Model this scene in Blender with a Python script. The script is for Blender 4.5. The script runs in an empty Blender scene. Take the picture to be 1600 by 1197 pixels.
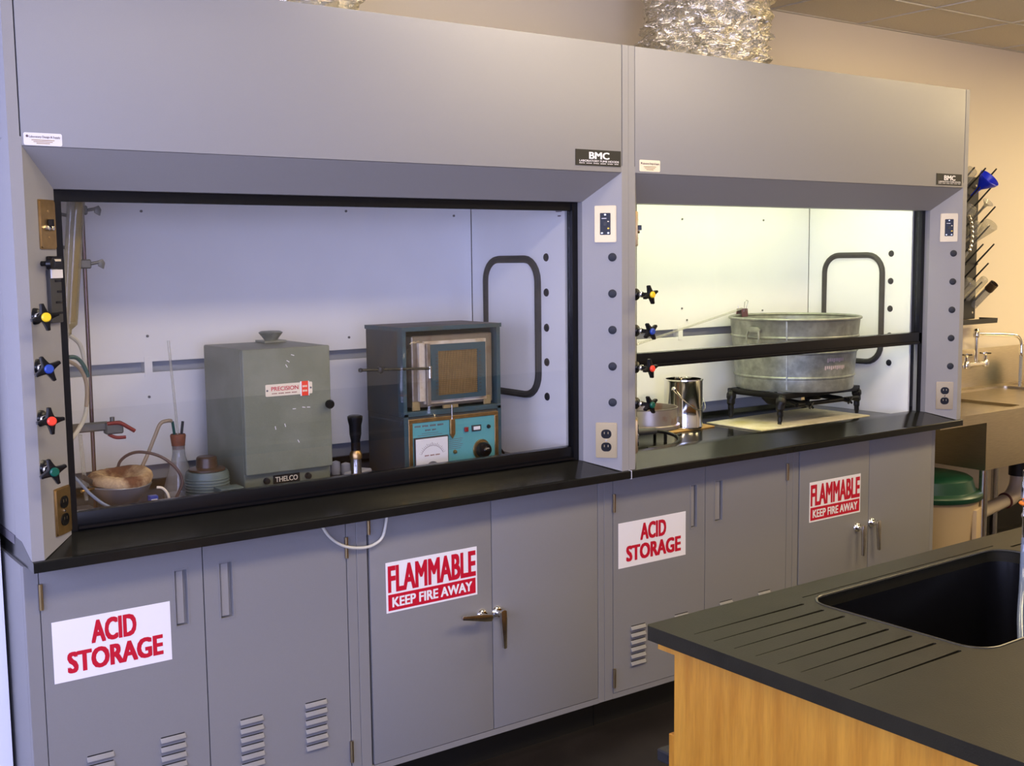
import bpy, bmesh, math, random
from mathutils import Vector, Matrix
R = math.radians
scene = bpy.context.scene
col = scene.collection
random.seed(7)

# ------------------------------------------------------------ camera
cam_d = bpy.data.cameras.new('camera'); cam = bpy.data.objects.new('camera', cam_d); col.objects.link(cam)
F_PX = 1809.49
cam_d.sensor_fit = 'HORIZONTAL'; cam_d.sensor_width = 36.0; cam_d.lens = F_PX / 1600 * 36.0
cam_d.clip_start = 0.02; cam_d.clip_end = 60
yaw, pitch, roll = R(35.854), R(-6.1279), R(-0.6604)
fw = Vector((math.sin(yaw)*math.cos(pitch), math.cos(yaw)*math.cos(pitch), math.sin(pitch)))
rt = fw.cross(Vector((0, 0, 1))).normalized(); up = rt.cross(fw)
rt2 = math.cos(roll)*rt + math.sin(roll)*up; up2 = -math.sin(roll)*rt + math.cos(roll)*up
cam.matrix_world = Matrix(((rt2.x, up2.x, -fw.x, -2.457), (rt2.y, up2.y, -fw.y, -2.7638), (rt2.z, up2.z, -fw.z, 1.567), (0, 0, 0, 1)))
scene.camera = cam

# ------------------------------------------------------------ view, world, big lights
vs = scene.view_settings
vs.view_transform = 'Standard'; vs.look = 'None'; vs.gamma = 1; vs.exposure = 0.0; vs.use_curve_mapping = False
world = bpy.data.worlds.new('world'); scene.world = world; world.use_nodes = True
world.node_tree.nodes['Background'].inputs[0].default_value = (0.55, 0.68, 1.0, 1)
world.node_tree.nodes['Background'].inputs[1].default_value = 1.0

def area(name, loc, target, sx, sy, power, color, spread=180):
    d = bpy.data.lights.new(name, 'AREA'); d.shape = 'RECTANGLE'; d.size = sx; d.size_y = sy
    d.energy = power; d.color = color; d.spread = R(spread)
    o = bpy.data.objects.new(name, d); col.objects.link(o); o.location = loc
    o.rotation_euler = (Vector(target) - Vector(loc)).to_track_quat('-Z', 'Y').to_euler()
    return o
WARM = (1.0, 0.76, 0.38)
WARM_L = (1.0, 0.82, 0.60)
DAY = (0.56, 0.59, 1.0)
# troffers in the ceiling
TROFFERS = [(-0.20, -0.465, 17), (2.24, -0.465, 24), (4.68, -0.465, 40), (-1.42, -1.685, 24), (1.02, -1.685, 38), (3.46, -1.685, 40)]
for i, (x, y, p) in enumerate(TROFFERS):
    if i < 2: continue   # these two have deep glowing lenses of their own
    area('troffer_light', (x, y, 2.645), (x, y, 0), 1.12, 0.52, p, WARM if x > 1 else WARM_L)
# daylight through the windows of the wall opposite the hoods and of the left wall
for x, p in ((-2.9, 75),):
    area('window_daylight', (x, -5.15, 1.45), (x, 0, 1.2), 1.9, 1.5, p, DAY)
area('window_daylight', (-3.93, -3.9, 1.45), (0, -3.2, 1.1), 1.9, 1.5, 65, DAY)
area('window_daylight', (-3.93, -1.3, 1.45), (0, -.9, 1.1), 1.9, 1.5, 70, DAY)

# ------------------------------------------------------------ materials
MATS = {}
def mat(name, color, rough=0.5, metal=0.0, spec=0.5, noise=0.0, nscale=40, bump=0.0, bscale=200, emit=None, estr=0, coat=0, stretch=None, color2=None, c2scale=3, c2lo=.45, c2hi=.65, alpha=None, alpha_gloss=None):
    m = bpy.data.materials.new(name); m.use_nodes = True; MATS[name] = m
    nt = m.node_tree; b = nt.nodes['Principled BSDF']
    b.inputs['Base Color'].default_value = (*color, 1); b.inputs['Roughness'].default_value = rough
    b.inputs['Metallic'].default_value = metal; b.inputs['Specular IOR Level'].default_value = spec
    b.inputs['Coat Weight'].default_value = coat
    tc = nt.nodes.new('ShaderNodeTexCoord'); src = tc.outputs['Object']
    if stretch:
        mp = nt.nodes.new('ShaderNodeMapping'); mp.inputs['Scale'].default_value = stretch
        nt.links.new(src, mp.inputs[0]); src = mp.outputs[0]
    cur = None
    if color2:
        n = nt.nodes.new('ShaderNodeTexNoise'); n.inputs['Scale'].default_value = c2scale; n.inputs['Detail'].default_value = 6
        nt.links.new(src, n.inputs['Vector'])
        mr = nt.nodes.new('ShaderNodeMapRange'); mr.inputs[1].default_value = c2lo; mr.inputs[2].default_value = c2hi
        nt.links.new(n.outputs[0], mr.inputs[0])
        mx = nt.nodes.new('ShaderNodeMix'); mx.data_type = 'RGBA'
        mx.inputs[6].default_value = (*color, 1); mx.inputs[7].default_value = (*color2, 1)
        nt.links.new(mr.outputs[0], mx.inputs[0]); cur = mx.outputs[2]
    if noise:
        n = nt.nodes.new('ShaderNodeTexNoise'); n.inputs['Scale'].default_value = nscale; n.inputs['Detail'].default_value = 4
        nt.links.new(src, n.inputs['Vector'])
        mr = nt.nodes.new('ShaderNodeMapRange'); mr.inputs[1].default_value = .3; mr.inputs[2].default_value = .7
        mr.inputs[3].default_value = 1 - noise; mr.inputs[4].default_value = 1 + noise
        nt.links.new(n.outputs[0], mr.inputs[0])
        mx = nt.nodes.new('ShaderNodeVectorMath'); mx.operation = 'SCALE'
        if cur: nt.links.new(cur, mx.inputs[0])
        else: mx.inputs[0].default_value = color
        nt.links.new(mr.outputs[0], mx.inputs['Scale']); cur = mx.outputs[0]
    if cur: nt.links.new(cur, b.inputs['Base Color'])
    if bump:
        n = nt.nodes.new('ShaderNodeTexNoise'); n.inputs['Scale'].default_value = bscale; n.inputs['Detail'].default_value = 3
        nt.links.new(src, n.inputs['Vector'])
        bp = nt.nodes.new('ShaderNodeBump'); bp.inputs['Strength'].default_value = bump; bp.inputs['Distance'].default_value = .002
        nt.links.new(n.outputs[0], bp.inputs['Height']); nt.links.new(bp.outputs[0], b.inputs['Normal'])
    if emit:
        b.inputs['Emission Color'].default_value = (*emit, 1); b.inputs['Emission Strength'].default_value = estr
    return m
def glassmat(name, tint=(1, 1, 1), fac0=0.04, rough=0.0, body=0.0, bodycol=(.8, .8, .8)):
    # thin glass: clear where seen square on, mirror like at grazing angles
    m = bpy.data.materials.new(name); m.use_nodes = True; MATS[name] = m
    nt = m.node_tree; nt.nodes.clear()
    out = nt.nodes.new('ShaderNodeOutputMaterial'); mx = nt.nodes.new('ShaderNodeMixShader')
    t = nt.nodes.new('ShaderNodeBsdfTransparent'); t.inputs[0].default_value = (*tint, 1)
    g = nt.nodes.new('ShaderNodeBsdfGlossy'); g.inputs['Roughness'].default_value = rough
    lw = nt.nodes.new('ShaderNodeLayerWeight'); lw.inputs['Blend'].default_value = .5
    pw = nt.nodes.new('ShaderNodeMath'); pw.operation = 'POWER'; pw.inputs[1].default_value = 5
    f0 = ((fac0-1)/(fac0+1))**2
    ma = nt.nodes.new('ShaderNodeMath'); ma.operation = 'MULTIPLY_ADD'; ma.inputs[1].default_value = 1-f0; ma.inputs[2].default_value = f0
    nt.links.new(lw.outputs['Facing'], pw.inputs[0]); nt.links.new(pw.outputs[0], ma.inputs[0]); nt.links.new(ma.outputs[0], mx.inputs[0])
    a = t.outputs[0]
    if body:
        d = nt.nodes.new('ShaderNodeBsdfDiffuse'); d.inputs[0].default_value = (*bodycol, 1)
        m2 = nt.nodes.new('ShaderNodeMixShader'); m2.inputs[0].default_value = body
        nt.links.new(t.outputs[0], m2.inputs[1]); nt.links.new(d.outputs[0], m2.inputs[2]); a = m2.outputs[0]
    nt.links.new(a, mx.inputs[1]); nt.links.new(g.outputs[0], mx.inputs[2]); nt.links.new(mx.outputs[0], out.inputs[0])
    return m

mat('hood_grey', (.265, .26, .265), rough=.42, bump=.12, bscale=900, noise=.02, nscale=500)
mat('cab_grey', (.22, .218, .226), rough=.42, bump=.12, bscale=900, noise=.02, nscale=500)
mat('dark_edge', (.12, .11, .13), rough=.5)
mat('liner', (.90, .90, .90), rough=.35, noise=.02, nscale=6)
mat('baffle_gap', (.33, .36, .42), rough=.5)
mat('epoxy', (.010, .010, .009), rough=.16, spec=.2, noise=.1, nscale=30)
mat('epoxy_rim', (.03, .028, .02), rough=.22)
mat('epoxy_matte', (.016, .014, .008), rough=.42, spec=.18, noise=.15, nscale=14, bump=.15, bscale=300)
mat('black_gloss', (.005, .005, .006), rough=.25, spec=.28)
mat('black', (.012, .012, .013), rough=.45)
mat('black_soft', (.035, .035, .037), rough=.55)
mat('plug_grey', (.018, .020, .028), rough=.5, spec=.3)
mat('gasket', (.035, .035, .036), rough=.7, noise=.2, nscale=20)
mat('steel', (.62, .60, .57), rough=.25, metal=1, stretch=(1, 1, 1), noise=.06, nscale=60)
mat('plate_steel', (.43, .335, .18), rough=.30, metal=1)
mat('plate_brass', (.38, .26, .12), rough=.35, metal=1, noise=.1, nscale=60)
mat('chrome', (.80, .79, .77), rough=.08, metal=1)
mat('sink_steel', (.50, .44, .34), rough=.3, metal=1, stretch=(3, 3, 60), noise=.1, nscale=6)
mat('sign_white', (.85, .83, .86), rough=.35)
mat('sign_red', (.55, .008, .03), rough=.35)
mat('label_cream', (.78, .70, .55), rough=.4)
mat('label_white', (.75, .73, .75), rough=.35)
mat('ink', (.12, .08, .10), rough=.6)
mat('white_paint', (.85, .85, .85), rough=.5)
mat('yellow', (.90, .60, .02), rough=.35)
mat('blue_cap', (.02, .06, .35), rough=.35)
mat('red_cap', (.85, .06, .03), rough=.35)
mat('green_cap', (.0, .08, .05), rough=.35)
mat('wall_paint', (.79, .695, .54), rough=.75, bump=.1, bscale=150)
mat('wall_white', (.80, .80, .84), rough=.7, bump=.1, bscale=150)
mat('ceil_tile', (.66, .60, .47), rough=.95, noise=.06, nscale=160, bump=.5, bscale=250)
mat('ceil_grid', (.60, .55, .43), rough=.6)
mat('floor_black', (.012, .010, .010), rough=.35, noise=.3, nscale=5)
mat('kick', (.006, .006, .006), rough=.45)
mat('oven_green', (.165, .18, .13), rough=.42, color2=(.20, .215, .165), c2scale=9, noise=.05, nscale=300)
mat('furn_blue', (.032, .068, .088), rough=.4, color2=(.05, .06, .05), c2scale=14, c2lo=.5, c2hi=.75)
mat('furn_dark', (.035, .04, .042), rough=.5, color2=(.06, .05, .035), c2scale=9)
mat('furn_steel', (.27, .23, .18), rough=.42, metal=.6, color2=(.16, .08, .04), c2scale=18, c2lo=.5, c2hi=.8)
mat('furn_top', (.10, .075, .055), rough=.5, color2=(.05, .04, .035), c2scale=8)
mat('furn_white', (.55, .50, .42), rough=.7, color2=(.35, .26, .15), c2scale=15)
mat('brick_tan', (.22, .165, .075), rough=.8, noise=.2, nscale=40)
mat('brass', (.50, .33, .15), rough=.35, metal=1, noise=.15, nscale=50)
mat('panel_teal', (.10, .33, .36), rough=.35)
mat('dial_white', (.70, .70, .72), rough=.35)
mat('dark_red', (.22, .02, .02), rough=.3)
mat('galv', (.37, .385, .33), rough=.42, metal=.55, color2=(.24, .26, .22), c2scale=22, c2lo=.35, c2hi=.65, noise=.12, nscale=60)
mat('galv_print', (.50, .40, .38), rough=.6)
mat('cast_iron', (.006, .006, .006), rough=.38, spec=.3)
mat('board', (.68, .62, .48), rough=.8, color2=(.42, .36, .12), c2scale=5, c2lo=.5, c2hi=.75, noise=.08, nscale=60)
mat('thin_wood', (.45, .26, .08), rough=.6)
mat('oak', (.47, .22, .022), rough=.38, stretch=(9, 9, .8), color2=(.36, .145, .010), c2scale=3.5, c2lo=.35, c2hi=.7, noise=.10, nscale=25)
mat('foil', (.95, .90, .78), rough=.24, metal=1)
mat('woven', (.50, .36, .20), rough=.95, color2=(.12, .045, .018), c2scale=16, c2lo=.44, c2hi=.62, noise=.15, nscale=150, bump=.8, bscale=180)
mat('mantle_metal', (.22, .24, .27), rough=.4, metal=.6)
mat('stopper', (.20, .065, .03), rough=.7, noise=.2, nscale=60)
mat('hose_tan', (.32, .25, .17), rough=.45)
mat('hose_brown', (.07, .04, .035), rough=.4)
mat('hose_white', (.55, .53, .45), rough=.35)
mat('hose_green', (.01, .07, .06), rough=.35)
mat('clamp_grey', (.16, .16, .15), rough=.45, metal=.6)
mat('clamp_red', (.20, .02, .015), rough=.6)
mat('variac_blue', (.095, .13, .125), rough=.45)
mat('dial_brown', (.06, .035, .02), rough=.35)
mat('liquid', (.50, .38, .12), rough=.4)
mat('rod_metal', (.14, .09, .08), rough=.3, metal=.8)
mat('blue_funnel', (.01, .03, .70), rough=.3)
mat('bin_tan', (.50, .38, .24), rough=.5)
mat('bin_green', (.006, .05, .028), rough=.35)
mat('pvc', (.66, .55, .42), rough=.35)
mat('purple', (.10, .02, .03), rough=.4)
mat('teal_bottle', (.03, .15, .20), rough=.3)
mat('grey_white', (.55, .56, .62), rough=.5)
mat('cable_white', (.62, .60, .52), rough=.4)
mat('orange', (.8, .2, .02), rough=.4)
mat('tube_blue', (.20, .26, .38), rough=.25)
mat('window_sky', (.5, .6, .9), emit=(.55, .68, 1.0), estr=.9)
mat('lamp_diffuser', (.9, .9, .85), emit=(1.0, .85, .58), estr=5.0)
mat('lens_left', (.9, .9, .85), emit=(1.0, .84, .62), estr=13.0)
mat('lens_right', (.9, .9, .85), emit=(1.0, .76, .42), estr=13.0)
mat('hood_lamp', (.9, .9, .85), emit=(.97, 1.0, .66), estr=6.0)
mat('pane_frame', (.55, .55, .55), rough=.5)
glassmat('sash_glass', (.985, .985, .99), 1.5, 0.0)
glassmat('lab_glass', (.88, .88, .85), 1.6, 0.05, .20, (.75, .74, .66))
glassmat('frost_glass', (.75, .76, .76), 1.5, 0.1, .35, (.5, .5, .5))
glassmat('amber_glass', (.72, .66, .42), 1.5, 0.03, .35, (.50, .40, .18))
glassmat('clear_tube', (.80, .85, .95), 1.6, 0.05, .30, (.35, .42, .55))

# foil needs crinkles
def foil_bump():
    nt = MATS['foil'].node_tree; b = nt.nodes['Principled BSDF']
    tc = nt.nodes.new('ShaderNodeTexCoord'); mp = nt.nodes.new('ShaderNodeMapping'); mp.inputs['Scale'].default_value = (1, 1, 3.2)
    nt.links.new(tc.outputs['Object'], mp.inputs[0])
    n = nt.nodes.new('ShaderNodeTexNoise'); n.inputs['Scale'].default_value = 9; n.inputs['Detail'].default_value = 5; n.inputs['Distortion'].default_value = 1.5
    v = nt.nodes.new('ShaderNodeTexVoronoi'); v.inputs['Scale'].default_value = 16
    nt.links.new(mp.outputs[0], n.inputs['Vector']); nt.links.new(n.outputs[1], v.inputs['Vector'])
    v.inputs['Scale'].default_value = 9
    bp = nt.nodes.new('ShaderNodeBump'); bp.inputs['Strength'].default_value = .6; bp.inputs['Distance'].default_value = .03
    nt.links.new(v.outputs[0], bp.inputs['Height']); nt.links.new(bp.outputs[0], b.inputs['Normal'])
foil_bump()

# ------------------------------------------------------------ mesh builder
class MB:
    def __init__(s): s.bm = bmesh.new(); s.mats = []; s.M = Matrix()
    def mi(s, m):
        if m not in s.mats: s.mats.append(m)
        return s.mats.index(m)
    def _in(s, bm, m, L=None):
        i = s.mi(m); vm = {}
        M = s.M @ L if L else s.M
        flip = M.determinant() < 0
        for v in bm.verts: vm[v] = s.bm.verts.new(M @ v.co)
        for f in bm.faces:
            vs_ = [vm[v] for v in f.verts]
            if flip: vs_.reverse()
            try: nf = s.bm.faces.new(vs_); nf.material_index = i
            except ValueError: pass
        bm.free(); return s
    def box(s, x0, x1, y0, y1, z0, z1, m, bev=0, L=None, seg=1):
        b = bmesh.new(); bmesh.ops.create_cube(b, size=1)
        for v in b.verts: v.co = Vector((x0+(v.co.x+.5)*(x1-x0), y0+(v.co.y+.5)*(y1-y0), z0+(v.co.z+.5)*(z1-z0)))
        if bev: bmesh.ops.bevel(b, geom=b.edges[:], offset=bev, segments=seg, profile=.6, affect='EDGES')
        return s._in(b, m, L)
    def prism(s, pts, lo, hi, m, axis='z', L=None, bev=0):
        # polygon pts in the plane perpendicular to axis, extruded lo..hi
        def P(a, b_, c):
            return {'z': (a, b_, c), 'x': (c, a, b_), 'y': (a, c, b_)}[axis]
        b = bmesh.new()
        v0 = [b.verts.new(P(*p, lo)) for p in pts]; v1 = [b.verts.new(P(*p, hi)) for p in pts]
        b.faces.new(v0[::-1]); b.faces.new(v1); n = len(pts)
        for i in range(n): b.faces.new((v0[i], v0[(i+1) % n], v1[(i+1) % n], v1[i]))
        bmesh.ops.recalc_face_normals(b, faces=b.faces)
        if bev: bmesh.ops.bevel(b, geom=b.edges[:], offset=bev, segments=2, profile=.6, affect='EDGES')
        return s._in(b, m, L)
    def lathe(s, prof, m, seg=32, L=None, closed=False, jitter=0):
        b = bmesh.new(); rings = []
        for r, z in prof:
            if r <= 1e-6: rings.append([b.verts.new((0, 0, z))])
            else: rings.append([b.verts.new((r*math.cos(2*math.pi*k/seg), r*math.sin(2*math.pi*k/seg), z)) for k in range(seg)])
        pr = list(zip(rings, rings[1:]))
        if closed: pr.append((rings[-1], rings[0]))
        for a, c in pr:
            for k in range(seg):
                k2 = (k+1) % seg
                if len(a) == 1 and len(c) == 1: continue
                if len(a) == 1: b.faces.new((a[0], c[k2], c[k]))
                elif len(c) == 1: b.faces.new((a[k], a[k2], c[0]))
                else: b.faces.new((a[k], a[k2], c[k2], c[k]))
        bmesh.ops.recalc_face_normals(b, faces=b.faces)
        return s._in(b, m, L)
    def cyl(s, p0, p1, r0, m, r1=None, seg=16):
        p0 = Vector(p0); p1 = Vector(p1); d = p1-p0; r1 = r0 if r1 is None else r1
        L = Matrix.Translation(p0) @ d.to_track_quat('Z', 'Y').to_matrix().to_4x4()
        return s.lathe([(0, 0), (r0, 0), (r1, d.length), (0, d.length)], m, seg, L)
    def tube(s, path, r, m, seg=8, smooth=6, closed=False, flat=None):
        P = [Vector(p) for p in path]
        if smooth:
            Q = []; n = len(P); rng = range(n) if closed else range(n-1)
            for i in rng:
                g = (lambda k: P[k % n]) if closed else (lambda k: P[min(max(k, 0), n-1)])
                a, b_, c, d = g(i-1), g(i), g(i+1), g(i+2)
                for k in range(smooth):
                    t = k/smooth
                    Q.append(.5*((2*b_)+(c-a)*t+(2*a-5*b_+4*c-d)*t*t+(-a+3*b_-3*c+d)*t**3))
            if not closed: Q.append(P[-1])
            P = Q
        b = bmesh.new(); rings = []; n = len(P); nrm = None
        for i, p in enumerate(P):
            if closed: t = (P[(i+1) % n]-P[i-1]).normalized()
            else: t = (P[min(i+1, n-1)]-P[max(i-1, 0)]).normalized()
            if nrm is None:
                nrm = t.orthogonal().normalized()
                if flat: nrm = (Vector(flat)-t*Vector(flat).dot(t)).normalized()
            nrm = (nrm - t*nrm.dot(t)).normalized(); bn = t.cross(nrm)
            rr = r[min(i*len(r)//n, len(r)-1)] if isinstance(r, (list, tuple)) else r
            rings.append([b.verts.new(p+rr*(math.cos(2*math.pi*k/seg)*nrm+math.sin(2*math.pi*k/seg)*bn)) for k in range(seg)])
        pr = list(zip(rings, rings[1:]))
        if closed: pr.append((rings[-1], rings[0]))
        for a, c in pr:
            for k in range(seg): b.faces.new((a[k], a[(k+1) % seg], c[(k+1) % seg], c[k]))
        if not closed: b.faces.new(rings[0][::-1]); b.faces.new(rings[-1])
        bmesh.ops.recalc_face_normals(b, faces=b.faces)
        return s._in(b, m)
    def text(s, body, x0, x1, z0, z1, y, m, bold=.02, L=None, th=.0005):
        # flat lettering in the XZ plane at depth y, facing -Y, fitted to the box x0..x1, z0..z1
        c = bpy.data.curves.new('t', 'FONT'); c.body = body; c.extrude = 0; c.resolution_u = 3
        o = bpy.data.objects.new('t', c); col.objects.link(o)
        bpy.context.view_layer.update()
        me = bpy.data.meshes.new_from_object(o.evaluated_get(bpy.context.evaluated_depsgraph_get()))
        bpy.data.objects.remove(o); bpy.data.curves.remove(c)
        b = bmesh.new()
        offs = [(dx, dy) for dx in (-1, 0, 1) for dy in (-.5, .5)] if bold else [(0, 0)]
        for ki, (dx, dy) in enumerate(offs):
            b.from_mesh(me)
            b.verts.ensure_lookup_table()
            for v in b.verts[-len(me.vertices):]: v.co.x += dx*bold; v.co.y += dy*bold; v.co.z = ki*.00004
        b.to_mesh(me); b.free()
        xs = [v.co.x for v in me.vertices]; ys = [v.co.y for v in me.vertices]
        ax, bx, ay, by = min(xs), max(xs), min(ys), max(ys)
        b = bmesh.new(); b.from_mesh(me); bpy.data.meshes.remove(me)
        for v in b.verts:
            v.co = Vector((x0+(v.co.x-ax)/(bx-ax)*(x1-x0), y-th-v.co.z, z0+(v.co.y-ay)/(by-ay)*(z1-z0)))
        for f in b.faces:
            f.normal_update()
            if f.normal.y > 0: f.normal_flip()
        return s._in(b, m, L)
    def dashes(s, x0, x1, z0, z1, y, m, n=10):
        # print too small to read: a row of short strokes
        rnd = random.Random(n); w = (x1-x0)/n
        for k in range(n):
            if k % 5 == 4: continue
            s.box(x0+w*k, x0+w*(k+.72), y-.0004, y, z0+(z1-z0)*rnd.uniform(0, .25), z1, m)
        return s
    def build(s, name, parent=None, label=None, angle=35, origin=None):
        if origin is not None:
            for v in s.bm.verts: v.co -= Vector(origin)
        me = bpy.data.meshes.new(name); s.bm.to_mesh(me); s.bm.free()
        for m in s.mats: me.materials.append(MATS[m])
        if len(me.polygons):
            me.shade_smooth(); me.set_sharp_from_angle(angle=R(angle))
        o = bpy.data.objects.new(name, me); col.objects.link(o)
        if origin is not None: o.location = origin
        if parent:
            o.parent = parent
            wl = world_of(parent)
            o.matrix_parent_inverse = Matrix.Translation(-wl) if wl.length else Matrix()
        if label: o['label'] = label
        return o
def world_of(o):
    p = Vector(o.location)
    # all things are placed by location only; children keep world coordinates
    if o.parent: p = Vector((0, 0, 0)) + WL.get(o.name, p)
    return p
WL = {}
def thing(name, label, cat, loc=(0, 0, 0), group=None):
    o = bpy.data.objects.new(name, None); col.objects.link(o); o.location = loc
    o.empty_display_size = .05; tag(o, label, cat, group); return o
def tag(o, label, cat, group=None):
    o['label'] = label; o['category'] = cat
    if group: o['group'] = group
    return o
def struct(o): o['kind'] = 'structure'; return o
def sub(mb, name, parent, label=None, angle=35):
    # part of a part: parent is a mesh sitting at the world origin of its own data
    o = mb.build(name, None, label, angle)
    o.parent = parent; o.matrix_parent_inverse = parent_world(parent).inverted(); return o
def parent_world(o):
    if o.parent is None: return Matrix.Translation(o.location)
    return parent_world(o.parent) @ o.matrix_parent_inverse @ Matrix.Translation(o.location)
def frame(origin, u, n):
    # local x along u, local -y along outward normal n, z up
    u = Vector(u).normalized(); n = Vector(n).normalized(); z = Vector((0, 0, 1))
    return Matrix(((u.x, -n.x, 0, origin[0]), (u.y, -n.y, 0, origin[1]), (u.z, -n.z, 1, origin[2]), (0, 0, 0, 1)))
def rrect(x0, x1, y0, y1, r, n=6):
    pts = []
    for cx, cy, a0 in ((x1-r, y1-r, 0), (x0+r, y1-r, 90), (x0+r, y0+r, 180), (x1-r, y0+r, 270)):
        for k in range(n+1):
            a = R(a0+90*k/n); pts.append((cx+r*math.cos(a), cy+r*math.sin(a)))
    return pts
def plate(mb, outer, holes, ztop, zbot, m):
    """slab with recesses: holes = [(pts, depth_z, bottom?)]; top face is cut around them"""
    b = bmesh.new(); loops = []
    def loop(pts):
        vv = [b.verts.new((x, y, ztop)) for x, y in pts]
        ee = [b.edges.new((vv[i], vv[(i+1) % len(vv)])) for i in range(len(vv))]
        loops.append((vv, ee)); return vv, ee
    alle = loop(outer)[1][:]
    for h in holes: alle += loop(h[0])[1]
    bmesh.ops.triangle_fill(b, use_beauty=True, use_dissolve=False, edges=alle, normal=(0, 0, 1))
    def wall(vv, z, cap):
        lo = [b.verts.new((v.co.x, v.co.y, z)) for v in vv]; n = len(vv)
        for i in range(n): b.faces.new((vv[i], vv[(i+1) % n], lo[(i+1) % n], lo[i]))
        if cap: b.faces.new(lo)
    wall(loops[0][0], zbot, not any(h[2] is False for h in holes))
    for (vv, ee), h in zip(loops[1:], holes): wall(vv, h[1], h[2])
    bmesh.ops.recalc_face_normals(b, faces=b.faces)
    mb._in(b, m)

# ------------------------------------------------------------ the room
WX0, WX1, WY0, WY1, CEIL = -4.0, 6.0, -5.2, 0.876, 2.663
struct(MB().box(WX0-.1, WX1+.1, WY0-.1, WY1+.1, -.1, 0, 'floor_black').build('floor'))
struct(MB().box(WX0-.1, WX1+.1, WY1, WY1+.1, 0, 2.95, 'wall_paint').build('wall_back'))
struct(MB().box(WX0, -1.845, .245, WY1, 0, CEIL+.05, 'wall_white').build('wall_return'))
struct(MB().box(WX1, WX1+.1, WY0, WY1, 0, 2.95, 'wall_paint').build('wall_right'))
def wall_with_windows(name, axis, pos0, pos1, a0, a1, wins):
    mb = MB()
    def bx(u0, u1, z0, z1):
        if axis == 'x': mb.box(u0, u1, pos0, pos1, z0, z1, 'wall_white')
        else: mb.box(pos0, pos1, u0, u1, z0, z1, 'wall_white')
    cur = a0
    for (u0, u1, z0, z1) in wins:
        bx(cur, u0, 0, 2.95); bx(u0, u1, 0, z0); bx(u0, u1, z1, 2.95); cur = u1
    bx(cur, a1, 0, 2.95)
    return struct(mb.build(name))
wall_with_windows('wall_front', 'x', WY0-.1, WY0, WX0-.1, WX1+.1, [(-3.9, -1.9, .65, 2.25)])
wall_with_windows('wall_left', 'y', WX0-.1, WX0, WY0, WY1, [(-4.9, -2.9, .65, 2.25), (-2.3, -.3, .65, 2.25)])
for i, (kind, u0, u1) in enumerate((('x', -3.9, -1.9), ('y', -4.9, -2.9), ('y', -2.3, -.3))):
    fr = MB(); gl = MB(); um = (u0+u1)/2
    for a, b_, z0, z1 in ((u0, u0+.05, .65, 2.25), (u1-.05, u1, .65, 2.25), (um-.025, um+.025, .65, 2.25), (u0, u1, .65, .70), (u0, u1, 2.20, 2.25), (u0, u1, 1.42, 1.46)):
        if kind == 'x': fr.box(a, b_, WY0-.09, WY0-.02, z0, z1, 'pane_frame')
        else: fr.box(WX0-.09, WX0-.02, a, b_, z0, z1, 'pane_frame')
    if kind == 'x': gl.box(u0, u1, WY0-.065, WY0-.06, .65, 2.25, 'window_sky')
    else: gl.box(WX0-.065, WX0-.06, u0, u1, .65, 2.25, 'window_sky')
    w = struct(fr.build('window_%d' % (i+1))); sub(gl, 'pane', w)
# suspended ceiling of separate tiles
ceil = struct(MB().box(WX0-.1, WX1+.1, WY0-.1, WY1+.1, 2.80, 2.95, 'ceil_tile').build('ceiling'))
gx = [1.63+.61*k for k in range(-9, 8)]; gy = [.45-.61*k for k in range(0, 10)]
g = MB()
for x in gx: g.box(x-.006, x+.006, WY0, WY1, CEIL-.0005, CEIL+.03, 'ceil_grid')
for y in gy: g.box(WX0, WX1, y-.006, y+.006, CEIL-.001, CEIL+.03, 'ceil_grid')
g.box(WX0, WX1, WY1-.015, WY1, CEIL-.001, CEIL+.02, 'ceil_grid')
sub(g, 'ceiling_grid', ceil)
def in_troffer(x, y):
    for tx, ty, _ in TROFFERS:
        if abs(x-tx) < .61 and abs(y-ty) < .3: return True
    return False
tile_full = MB().box(-.298, .298, -.298, .298, 0, .015, 'ceil_tile', bev=.004).build('ceiling_tile')
tile_half = MB().box(-.298, .298, -.203, .203, 0, .015, 'ceil_tile', bev=.004).build('ceiling_tile')
def put_tile(src, x, y, used=[set()]):
    o = src if src.name not in used[0] else src.copy()
    if o is not src: col.objects.link(o)
    used[0].add(src.name); o.location = (x, y, CEIL+.004); o.parent = ceil
for x in gx:
    put_tile(tile_half, x+.305, .663)
    for y in gy:
        if not in_troffer(x+.305, y-.305) and y-.61 > WY0-.4: put_tile(tile_full, x+.305, y-.305)
TL = ['recessed ceiling light close above the left fume hood', 'recessed ceiling light close above the right fume hood', 'recessed ceiling light over the sink corner',
      'recessed ceiling light between the left windows and the camera', 'recessed ceiling light above the grooved end of the island', 'recessed ceiling light above the far end of the island']
for ti, ((x, y, p), lb) in enumerate(zip(TROFFERS, TL)):
    t = thing('ceiling_light', lb, 'ceiling light', (x, y, 2.66), 'recessed ceiling lights')
    f = MB(); f.box(x-.60, x+.60, y-.295, y-.27, 2.655, 2.70, 'ceil_grid'); f.box(x-.60, x+.60, y+.27, y+.295, 2.655, 2.70, 'ceil_grid')
    f.box(x-.60, x-.57, y-.295, y+.295, 2.655, 2.70, 'ceil_grid'); f.box(x+.57, x+.60, y-.295, y+.295, 2.655, 2.70, 'ceil_grid'); f.build('frame', t)
    MB().box(x-.57, x+.57, y-.27, y+.27, 2.675, 2.68, 'lamp_diffuser' if ti > 1 else 'white_paint').build('diffuser', t)
    if ti < 2: MB().box(x-.55, x+.55, y-.10, y+.10, 2.585, 2.6745, ('lens_left', 'lens_right')[ti], bev=.01).build('lens', t, 'deep glowing lens')
struct(MB().box(1.9, WX1, WY1-.012, WY1, 0, .14, 'kick').build('baseboard_back'))
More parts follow.
